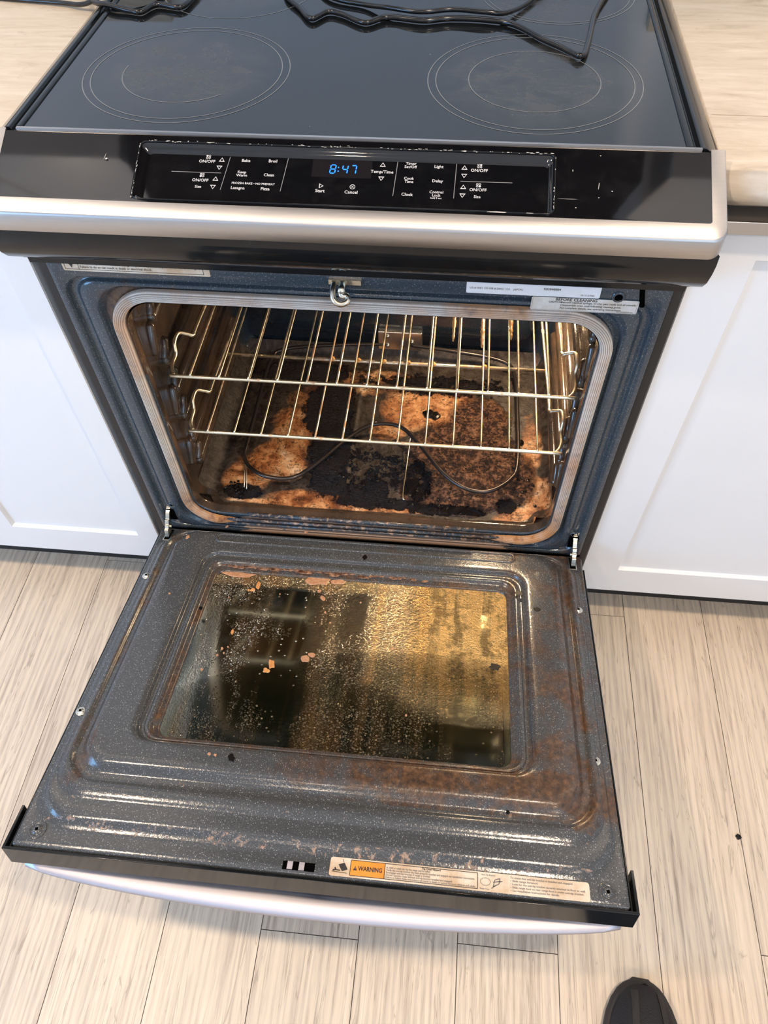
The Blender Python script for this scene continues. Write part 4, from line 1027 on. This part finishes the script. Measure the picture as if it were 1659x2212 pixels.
# pressed bead loop behind the window
P = rrect(-.2500, .2565, .0300, .0485, .0090, 8, 20); mb.tube([DD(a, b, .0190) for a, b in P], .0030, 8, closed=True)
DR = mb.build('oven_door', 'enamel_door', RG, {'grime': dgr, 'crust': dcr})
# window pane
def gr(x, y, z):
    s = math.hypot(y, z - HZ); g = max(0, min(1, (x - .02) / .14)) * max(0, min(1, (.36 - s) / .10))  # right side: grease together with the oven lamp's gold reflection, painted in
    g = max(g, .28 * max(0, 1 - abs(x + .02) / .05)); g = max(g, .45 * max(0, 1 - abs(x - .045) / .035) * (1 if s < .30 else .3)); g = max(g, .15 * max(0, 1 - abs(x + .215) / .02))
    if s < .13: g = max(g, .35)
    return g
mb = MB(); nx, ny = 60, 40
mb.add([DD(-.233 + .4765 * i / nx, .1045 + .312 * j / ny, .0048) for j in range(ny + 1) for i in range(nx + 1)], [(j * (nx + 1) + i, j * (nx + 1) + i + 1, (j + 1) * (nx + 1) + i + 1, (j + 1) * (nx + 1) + i) for j in range(ny) for i in range(nx)])
mb.build('door_window', 'window', DR, {'grease': gr}, fixn=False)
mb = MB()
mb.rings([[DD(a, b, h) for a, b in rrect(*q, 6, 6)] for q, h in (((-.234, .2445, .1035, .4170, .015), .0030), ((-.232, .2425, .1055, .4150, .014), .0010), ((-.228, .2385, .1095, .4110, .012), -.004), ((-.228, .2385, .1095, .4110, .012), -.024))])
mb.build('window_channel', 'window_channel', DR)
mb = MB(); mb.add([DD(a, b, -.0245) for a, b in rrect(-.235, .246, .102, .419, .012, 6, 6)], [tuple(range(48))]); mb.build('outer_window_glass', 'outer_glass', DR)
# dark outer skin shell
mb = MB()
def dbox(q, a0, a1, s0, s1, h0, h1, mi=0):
    q.add([DD(a, s, h) for h in (h0, h1) for a, s in ((a0, s0), (a1, s0), (a1, s1), (a0, s1))], [(0, 3, 2, 1), (4, 5, 6, 7), (0, 1, 5, 4), (1, 2, 6, 5), (2, 3, 7, 6), (3, 0, 4, 7)], mi)
dbox(mb, -.3655, .3775, .012, .578, -.042, -.034)
dbox(mb, -.3655, -.3630, .012, .578, -.034, -.0045); dbox(mb, .3750, .3775, .030, .578, -.034, -.0045)
mb.build('outer_door_skin', 'black_gloss', DR, bevel=.0008)
# top end cap (near the viewer) wrapping round the corners
mb = MB()
dbox(mb, -.3715, .3835, .5765, .5800, -.038, -.0005)
dbox(mb, -.3715, -.3680, .525, .5770, -.038, -.0005); dbox(mb, .3800, .3835, .530, .5770, -.038, -.0005)
dbox(mb, -.3680, .3800, .5690, .5770, -.030, -.020)
mb.build('end_cap', 'black_gloss', DR, bevel=.0006)
# bowed steel handle on the outer face
mb = MB(); rs = []
for k in range(41):
    t = k / 40; x = -.358 + .730 * t; u = 2 * t - 1; bow = (1 - u * u) ** .8
    hc = -.050 - .040 * bow ** .8; sc = .5565 + .0055 * bow; hw = .0165 + .0070 * bow; th = .0085 + .002 * bow
    sc += .006
    rs.append([DD(x, sc + hw * math.cos(q * PI / 8) * (1 if math.cos(q * PI / 8) > 0 else 1.0), hc + th * math.sin(q * PI / 8)) for q in range(16)])
mb.rings(rs, cap0=True, cap1=True); HD = mb.build('door_handle', 'steel_handle', DR)
for x in (-.315, .328):
    mb = MB(); dbox(mb, x - .014, x + .014, .540, .570, -.052, -.040); mb.build('handle_mount', 'steel_handle', DR, bevel=.002)
# screws
for x, s, h in ((-.346, .130, .0078), (-.349, .391, .0078), (.3555, .133, .0078), (.3525, .396, .0078), (-.338, .554, 0), (.350, .559, 0)):
    q = MB(); big = s > .5
    pr = ((.0115, .0006), (.0095, .0016), (.0080, .0004), (.0062, .0004), (.0058, .0020), (.0035, .0026)) if big else ((.0068, .0003), (.0055, .0012), (.0045, .0006), (.0042, .0022), (.0025, .0028))
    q.rings([[DD(x + r * math.cos(t * PI / 10), s + r * math.sin(t * PI / 10), h + z) for t in range(20)] for r, z in pr])
    q.rings([[DD(x + r * math.cos(t * PI / 2 + .6), s + r * math.sin(t * PI / 2 + .6), h + pr[-1][1] + z) for t in range(4)] for r, z in ((.0026, 0), (.0022, .0003))], cap1=True, mi=1, smooth=False)
    q.rings([[DD(x + pr[-1][0] * k * math.cos(t * PI / 10), s + pr[-1][0] * k * math.sin(t * PI / 10), h + pr[-1][1]) for t in range(20)] for k in (1, .3)], mi=0)
    q.build('door_screw', ['chrome' if not big else 'enamel_door', 'dark_void'], DR, {'grime': lambda *a: .1, 'crust': lambda *a: 0})
# air vent slot with two bars
mb = MB(); dbox(mb, -.030, .0085, .5605, .5705, -.002, .0006, 0)
for a, b in ((-.0245, -.0180), (-.0105, -.0040)): dbox(mb, a, b, .5608, .5702, -.001, .0012, 1)
mb.build('air_vent', ['dark_void', 'steel_handle'], DR)
# warning label
q = MB(); LX0, LX1, LS0, LS1 = .026, .3290, .5505, .5725; lh = .0012
def LF(a, b): return DD(a, b, lh + .0002)
def lf2(a, b, c=0.0012): return DD(a, LS1 - b, c)
q.add([DD(a, b, lh) for a, b in rrect(LX0, LX1, LS0, LS1, .003, 4, 2)], [tuple(range(24))], 0)
fn = lambda a, b: DD(LX0 + a, LS1 - b, lh + .0003)      # a right, b up (towards the range)
Wd, Hd = LX1 - LX0, LS1 - LS0
q.add([fn(a, b) for a, b in ((.0245, .0022), (.0650, .0022), (.0650, .0200), (.0245, .0200))], [(0, 1, 2, 3)], 1)
def box_line(a0, b0, a1, b1, w=.00035, mi=2):
    for p in ((a0, b0, a1, b0), (a0, b1, a1, b1), (a0, b0, a0, b1), (a1, b0, a1, b1)): hr(q, fn2, *p, w, mi)
fn2 = lambda a, b: DD(LX0 + a, LS1 - b, lh + .0005)
box_line(.0245, .0022, .0650, .0200); box_line(.0650, .0022, .1740, .0200)
put_text(q, 'WARNING', .0335, .0112, .0072, fn2, 2, 'L', .03, .0285)
q.add([fn2(a, b) for a, b in ((.0278, .0085), (.0325, .0085), (.03015, .0137))], [(0, 1, 2)], 2)
q.add([DD(LX0 + a, LS1 - b, lh + .0007) for a, b in ((.0299, .0100), (.0304, .0100), (.0304, .0122), (.0299, .0122))], [(0, 1, 2, 3)], 1)
# tipping range pictogram
q.add([fn2(a, b) for a, b in ((.0100, .0135), (.0150, .0060), (.0215, .0085), (.0170, .0160))], [(0, 1, 2, 3)], 2)
hr(q, fn2, .0160, .0165, .0150, .0200, .0003, 2); hr(q, fn2, .0030, .0050, .0210, .0042, .0003, 2)
hr(q, fn2, .0040, .0062, .0080, .0078, .0009, 2); hr(q, fn2, .0075, .0076, .0062, .0098, .0007, 2); hr(q, fn2, .0080, .0070, .0130, .0068, .0006, 2)
for i, (s, wd) in enumerate((('A child or adult can tip the range and be killed.', .052), ('Verify the anti-tip bracket has been properly installed and engaged per installation instructions.', .104), ('Re-engage anti-tip bracket if range is moved.', .052), ('Do not operate range without anti-tip bracket installed and engaged.', .078), ('Failure to follow these instructions can result in death or serious burns to children and adults.', .105))):
    put_text(q, s, .0668, .0156 - i * .0028, .0031, fn2, 3, 'L', .012, wd)
put_text(q, 'Tip Over Hazard', .1195, .0184, .0032, fn2, 2, 'C', .02)
for i, s in enumerate(('To check that anti-tip bracket is installed and engaged:', '\u2022 Slide range forward.', '\u2022 Look for the anti-tip bracket securely attached to floor or wall.', '\u2022 Slide range back so rear range foot is under anti-tip bracket.', '\u2022 See installation instructions for details.')):
    put_text(q, s, .2120, .0185 - i * .0036, .0031, fn2, 3, 'L', .012, [.072, .032, .086, .084, .056][i])
put_text(q, 'Anti-Tip Bracket', .1865, .0188, .0024, fn2, 3, 'C', .01); put_text(q, 'Range Foot', .1820, .0030, .0024, fn2, 3, 'C', .01)
for a in range(9):
    t = a / 9 * 2 * PI; hr(q, fn2, .1830 + .006 * math.cos(t), .0110 + .0045 * math.sin(t), .1830 + .006 * math.cos(t + .7), .0110 + .0045 * math.sin(t + .7), .00025, 3)
for p in ((.192, .006, .199, .010), (.199, .010, .200, .016), (.192, .006, .194, .014), (.194, .014, .200, .016), (.190, .004, .195, .008), (.196, .012, .203, .013), (.192, .011, .201, .013)): hr(q, fn2, *p, .0005, 3)
q.build('warning_label', ['sticker_warm', 'orange_print', 'ink', 'ink_grey'], DR, fixn=False)['label'] = 'cream label with orange warning box'
# hinges
def hinge(x, nm='door_hinge'):
    q = MB(); w = .0032
    up = [(.012, .292), (.003, .291), (-.006, .287), (-.011, .2815), (-.0135, .279), (-.0165, .2795), (-.0195, .277), (-.0205, .2735), (-.0235, .2735), (-.026, .270), (-.030, .2695), (-.0335, .262), (-.0380, .250), (-.041, .243)]
    lo = [(.012, .282), (.004, .280), (-.003, .276), (-.008, .270), (-.010, .265), (-.012, .262), (-.014, .259), (-.016, .256), (-.018, .253), (-.020, .250), (-.022, .248), (-.025, .246), (-.028, .243), (-.032, .240)]
    n = len(up)
    for sx in (-1, 1): q.add([(x + sx * w, a, b) for a, b in up + lo[::-1]], [tuple(range(2 * n))])
    ring = up + lo[::-1]; m = len(ring)
    q.rings([[(x - w, a, b) for a, b in ring], [(x + w, a, b) for a, b in ring]], smooth=False)
    q.tube([(x - w - .0022, -.017, .264), (x + w + .0022, -.017, .264)], .0032, 10)
    q.build(nm, 'chrome', DR, bevel=.0006)
    q = MB(); y0, y1 = .016, .046
    q.rings([[DD(x + dx * .0065, s_, .0095) for dx, s_ in ((-1, y0), (1, y0), (1, y1), (-1, y1))], [DD(x + dx * .0048, s_, .0100) for dx, s_ in ((-1, y0 + .002), (1, y0 + .002), (1, y1 - .002), (-1, y1 - .002))]], smooth=False, mi=0)
    q.add([DD(x + dx * .0050, s_, .0098) for dx, s_ in ((-1, y0 + .001), (1, y0 + .001), (1, y1 - .002), (-1, y1 - .002))], [(0, 1, 2, 3)], 1)
    q.build('hinge_receiver', ['chrome', 'dark_void'], DR)
hinge(-.3400); hinge(.3550)
# dried flakes of grease on the window
def flake(pts, h, m, nm='grease_flake'):
    q = MB(); c = (sum(p[0] for p in pts) / len(pts), sum(p[1] for p in pts) / len(pts))
    P = [p.xy for p in catmull([(a, b, 0) for a, b in pts], 5, True)]
    q.rings([[DD(a, b, h) for a, b in P], [DD(c[0] + (a - c[0]) * .88, c[1] + (b - c[1]) * .88, h + .0009) for a, b in P]], cap1=True)
    q.build(nm, m, DR)
def blobf(x, s, rx, rs_, ang=0, m='flake', seed=1, n=9, h=.005):
    r = random.Random(seed); P = []
    for k in range(n):
        t = 2 * PI * k / n; e = r.uniform(.72, 1.2); a, b = rx * e * math.cos(t), rs_ * e * math.sin(t)
        P.append((x + a * math.cos(ang) - b * math.sin(ang), s + a * math.sin(ang) + b * math.cos(ang)))
    flake(P, h, m)
blobf(-.1590, .130, .0028, .0100, 0.0, seed=2); blobf(-.1660, .140, .0050, .0032, -.4, seed=3); blobf(-.1720, .1420, .0024, .0020, 0, seed=4)
blobf(-.0580, .132, .0026, .0030, 0, 'flake_pink', 5); blobf(-.0500, .147, .0036, .0060, -.5, 'flake_pink', 6); blobf(-.1765, .229, .0026, .0060, -.1, seed=7)
blobf(-.1040, .283, .0050, .0085, -.2, seed=8); blobf(-.1090, .295, .0060, .0042, .3, seed=9); blobf(-.0560, .268, .0060, .0075, -.6, 'flake_pink', 10); blobf(-.0480, .260, .0060, .0040, .2, 'flake_pink', 11)
for k, (a, b, r1) in enumerate(((-.1840, .262, .0018), (-.1790, .270, .0015), (-.188, .275, .0018), (-.176, .258, .0012), (-.030, .196, .0016), (-.041, .176, .0018), (.012, .150, .0014), (-.2035, .303, .0020), (.071, .236, .0016), (.10, .35, .0016), (-.12, .145, .0012), (-.2, .16, .0014))):
    blobf(a, b, r1, r1 * 1.1, 0, 'flake_pink', 20 + k)
# crusty run-off at the hinge side of the window
for k in range(34):
    x = -.228 + .0105 * k + random.uniform(-.005, .005)
    if x < .12: blobf(x, .0965 + random.uniform(-.0035, .0030), random.uniform(.004, .013), random.uniform(.0012, .0040), random.uniform(-.2, .2), 'crust_run', 60 + k, 13, .0095)
for k, (x, r1, r2) in enumerate(((-.195, .028, .006), (-.062, .022, .010), (-.03, .012, .005))): blobf(x, .109, r1, r2, 0, 'flake_pink', 90 + k, 13, .0052)
for k, (a, b, r1, m) in enumerate(((.2240, .254, .0085, 'char_lump'), (.2890, .149, .0055, 'char_lump'), (.262, .118, .0065, 'char_lump'), (-.15, .444, .0030, 'flake_pink'), (-.142, .4445, .0024, 'flake_pink'), (-.120, .446, .0065, 'char_lump'), (-.232, .20, .0045, 'char_lump'), (.236, .478, .0035, 'char_lump'), (.008, .062, .006, 'char_lump'), (-.30, .045, .0045, 'flake_pink'), (-.29, .175, .0022, 'flake_pink'), (-.24, .012, .003, 'flake_pink'), (-.1, .012, .0035, 'flake_pink'))):
    hh_ = .0052 if k == 0 else (.0200 if k not in (7,) else .009)
    blobf(a, b, r1, r1 * .7, .2 * k, m, 120 + k, 11, hh_)

# ------------------------------------------------------------------ racks
def make_rack():
    root = empty('oven_rack', (.0145, .040, .571))
    hw = .2865; dep = .365; c = root.location
    def bld(q, nm, m='rack'): return q.build(nm, m, root, loc=Vector((0, 0, 0)))
    q = MB(); rail = []
    A = [(-hw + .02, dep, .004), (-hw + .012, .12, .004), (-hw + .012, .085, .004), (-hw + .006, .078, .010), (-hw - .004, .070, .018), (-hw - .006, .052, .016), (-hw - .004, .040, .004), (-hw - .004, .018, .0), (-hw + .004, .003, -.002), (-hw + .022, 0, -.001)]
    pts = catmull(A + [(0, 0, 0)] + [(-x, y, z) for x, y, z in A[::-1]], 7)
    q.tube(pts, .0027, 10); bld(q, 'frame_wire')
    for y in (.18, dep):
        q = MB(); q.tube([(-hw + .015, y, -.0015), (hw - .015, y, -.0015)], .0030, 10); bld(q, 'cross_wire', 'rack_brown' if y < .3 else 'rack')
    for k in range(13):
        x = -.2585 + .0427 * k + (.0 if k else .0); y1 = dep
        q = MB(); n = 30; P = [(x, .001 + (y1 - .001) * i / n, .0035) for i in range(n + 1)]; rr_ = random.Random(k * 7)
        rad = [.00155 * (1 + .10 * rr_.random()) for _ in P]
        P = [(x, -.0015, .0022)] + P; rad = [.0017] + rad
        q.tube(P, rad, 8); bld(q, 'rack_wire', 'rack_brown' if k in (0, 4, 5, 6, 7, 8) else 'rack')
    return root
rk = make_rack()
def copy_tree(o, parent=None):
    c = o.copy(); COL.objects.link(c); c.parent = parent
    for ch in list(o.children): copy_tree(ch, c)
    return c
rk2 = copy_tree(rk); rk2.location = (.0150, .040, .453)
tag(rk, 'upper chrome wire oven rack with orange baked drips on its wires', 'oven rack', 'chrome oven racks')
tag(rk2, 'lower chrome wire oven rack just above the heating element', 'oven rack', 'chrome oven racks')
for x, y0, y1 in ((.1300, .10, .19), (.1730, .09, .16), (.2155, .11, .19)):
    q = MB(); n = 16; rr_ = random.Random(int(x * 1e4)); P = [(x - .0145, y0 - .04 + (y1 - y0) * i / n + .0, .0035) for i in range(n + 1)]
    q.tube([(a + .0, b + .04, c_) for a, b, c_ in P], [.0034 * (.55 + .6 * rr_.random()) * math.sin(PI * (i + .5) / (n + 1)) ** .4 for i in range(n + 1)], 8); q.build('baked_drip', 'drip', rk, loc=Vector((0, 0, 0)))
for x in (-.073, -.029, .014, .056, .098, .183):
    q = MB(); lump(q, x - .015 + .003, .180, .0005, .0042, 0, .9, int(abs(x) * 1000)); q.build('baked_drip', 'drip', rk2, loc=Vector((0, 0, 0)))

# ------------------------------------------------------------------ power cords
def cord(P, r, label, name='power_cord'):
    q = MB(); q.tube(catmull(P, 10), r, 10); return tag(q.build(name, 'cord'), label, 'cord', None)
zc = ZC + .0042
c1 = [(-.95, .545, .93), (-.80, .50, .918), (-.60, .47, .9165), (-.42, .42, .9170), (-.375, .365, .9270), (-.348, .345, ZC + .006), (-.317, .333, zc), (-.299, .330, zc), (-.285, .353, zc), (-.252, .347, zc), (-.243, .381, zc), (-.235, .44, zc), (-.19, .475, zc), (-.14, .44, zc), (-.118, .386, zc), (-.096, .352, zc), (-.076, .320, zc), (-.058, .341, zc), (-.039, .335, zc), (-.007, .311, zc), (.020, .328, zc), (.065, .320, zc), (.099, .328, zc), (.142, .326, zc), (.177, .314, zc),
      (.210, .275, zc), (.231, .254, zc), (.243, .240, zc), (.252, .229, zc + .001), (.259, .240, zc), (.268, .29, zc), (.277, .346, zc), (.294, .405, zc), (.33, .50, zc), (.38, .54, .945), (.47, .548, .935)]
cord(c1, .0034, 'long black power cord kinked into a V over the right rear of the cooktop')
zd_ = ZC + .0105
c2 = [(-1.0, .40, .9155), (-.70, .42, .9155), (-.46, .395, .9160), (-.399, .376, .9200), (-.366, .368, .932), (-.340, .366, .9345), (-.316, .372, .9345), (-.298, .395, .9340), (-.26, .47, zc), (-.12, .46, zc), (-.062, .389, zc), (-.014, .366, zc), (.018, .346, zd_ - .002), (.061, .329, zd_), (.101, .338, zd_), (.142, .332, zd_), (.165, .338, zd_ - .003), (.190, .372, zc), (.215, .42, zc), (.26, .50, zc), (.32, .535, .94), (.43, .53, .93), (.60, .50, .9160)]
cord(c2, .0030, 'glossy black power cord lying across the middle rear of the cooktop')
# wall outlet the cords run to
for x, lb in ((.62, 'white double outlet on the wall above the right counter'),):
    e = empty('wall_outlet', (x, YW, 1.12)); tag(e, lb, 'outlet')
    q = MB(); q.box((x - .035, YW - .006, 1.06), (x + .035, YW - .0005, 1.18)); q.build('cover_plate', 'white_app', e, bevel=.002)
    q = MB(); q.box((x - .017, YW - .008, 1.075), (x + .017, YW - .006, 1.11)); q.box((x - .017, YW - .008, 1.13), (x + .017, YW - .006, 1.165)); q.build('socket', 'white_app', e, bevel=.001)

# ------------------------------------------------------------------ shoe
def shoe():
    root = empty('shoe', (.468, -.74, 0)); tag(root, 'black knit sneaker toe on the wooden floor near the open door', 'shoe')
    ang = math.radians(-4); cx, ytoe = .4690, -.5985
    def loc(x, d, z):   # x across, d back from the toe
        return (cx + x * math.cos(ang) - (-d) * math.sin(ang), ytoe + x * math.sin(ang) - d * math.cos(ang), z)
    ds = [0, .0025, .007, .015, .028, .045, .07, .10, .14, .18, .22, .26, .285, .295]
    hw = [.006, .0135, .0215, .0300, .0385, .0455, .0510, .0540, .0490, .0420, .0390, .0380, .0300, .0140]
    ht = [.030, .036, .042, .048, .054, .059, .066, .076, .092, .100, .098, .102, .106, .104]
    q = MB(); rs = []
    for d, w_, h_ in zip(ds, hw, ht):
        ring = []
        for k in range(28):
            t = 2 * PI * k / 28; c_, s_ = math.cos(t), math.sin(t)
            x = w_ * (abs(c_) ** .8) * (1 if c_ > 0 else -1); z = .022 + ((h_ - .022) * abs(s_) ** .9 if s_ > 0 else -.012 * abs(s_) ** .5)
            ring.append(loc(x * (1 - .12 * max(0, s_)), d, z))
        rs.append(ring)
    q.rings(rs, cap0=True, cap1=True); up = q.build('upper', 'shoe_mesh', root); 
    sb = up.modifiers.new('sub', 'SUBSURF'); sb.levels = 1; sb.render_levels = 2
    q = MB(); rs = []
    for z, e in ((0, -.002), (.003, .003), (.012, .0050), (.020, .0045), (.026, .0015)):
        ring = [loc((w_ + e), d - (e if i == 0 else 0), z) for i, (d, w_) in enumerate(zip(ds, hw))] + [loc(-(w_ + e), d - (e if i == 0 else 0), z) for i, (d, w_) in reversed(list(enumerate(zip(ds, hw))))]
        rs.append(ring)
    q.rings(rs, cap0=True, cap1=True); so = q.build('sole', 'shoe_sole', root)
    # toe bumper
    q = MB(); rs = []
    for z, e in ((.018, .0042), (.028, .0030), (.036, -.0010), (.041, -.0060)):
        idx = list(range(0, 8)); rs.append([loc((hw[i] + e), ds[i] - (e * .6), z * (1 - .06 * i) + .004 * 0) for i in reversed(idx)] + [loc(-(hw[i] + e), ds[i] - (e * .6), z * (1 - .06 * i)) for i in idx])
    q.rings(rs, closed=False); q.build('toe_bumper', 'shoe_overlay', root)
    # stitched overlay strips running back from the toe
    for x0, x1 in ((-.016, -.022), (.020, .032)):
        q = MB(); rs = []
        for d in (.014, .024, .040, .06, .085, .115):
            f = (d - .014) / .101; xm = x0 + (x1 - x0) * f
            import bisect
            i = max(0, min(len(ds) - 2, bisect.bisect(ds, d) - 1)); u = (d - ds[i]) / (ds[i + 1] - ds[i])
            w_ = hw[i] + (hw[i + 1] - hw[i]) * u; h_ = ht[i] + (ht[i + 1] - ht[i]) * u
            def zt(x): 
                c_ = min(1, abs(x) / (w_ * .9)); s_ = math.sqrt(max(0.0, 1 - c_ ** 2.5)); return .022 + (h_ - .022) * s_ ** .9 + .0012
            rs.append([loc(x, d, zt(x)) for x in (xm - .0045, xm - .0015, xm + .0015, xm + .0045)])
        q.rings(rs, closed=False); q.build('overlay_strip', 'shoe_overlay', root)
    # ankle collar, tongue and laces (out of frame)
    q = MB(); P = [loc(.029 * math.cos(t * PI / 8), .215 + .050 * math.sin(t * PI / 8), .094 + .006 * math.sin(t * PI / 8)) for t in range(16)]
    q.tube(P, .008, 10, closed=True); q.build('collar', 'shoe_overlay', root)
    for k in range(4):
        q = MB(); d = .105 + .018 * k; z = .083 + .0065 * k; q.tube(catmull([loc(-.026, d, z - .010), loc(-.012, d, z + .002), loc(.012, d, z + .002), loc(.026, d, z - .010)], 5), .0022, 8); q.build('lace', 'stitch', root)
shoe()
# dark speck on the floor
q = MB(); lump(q, .654, -.376, .0012, .0045, 0, .3, 77); tag(q.build('crumb', 'char_lump'), 'small dark crumb on the floor planks right of the door', 'crumb')
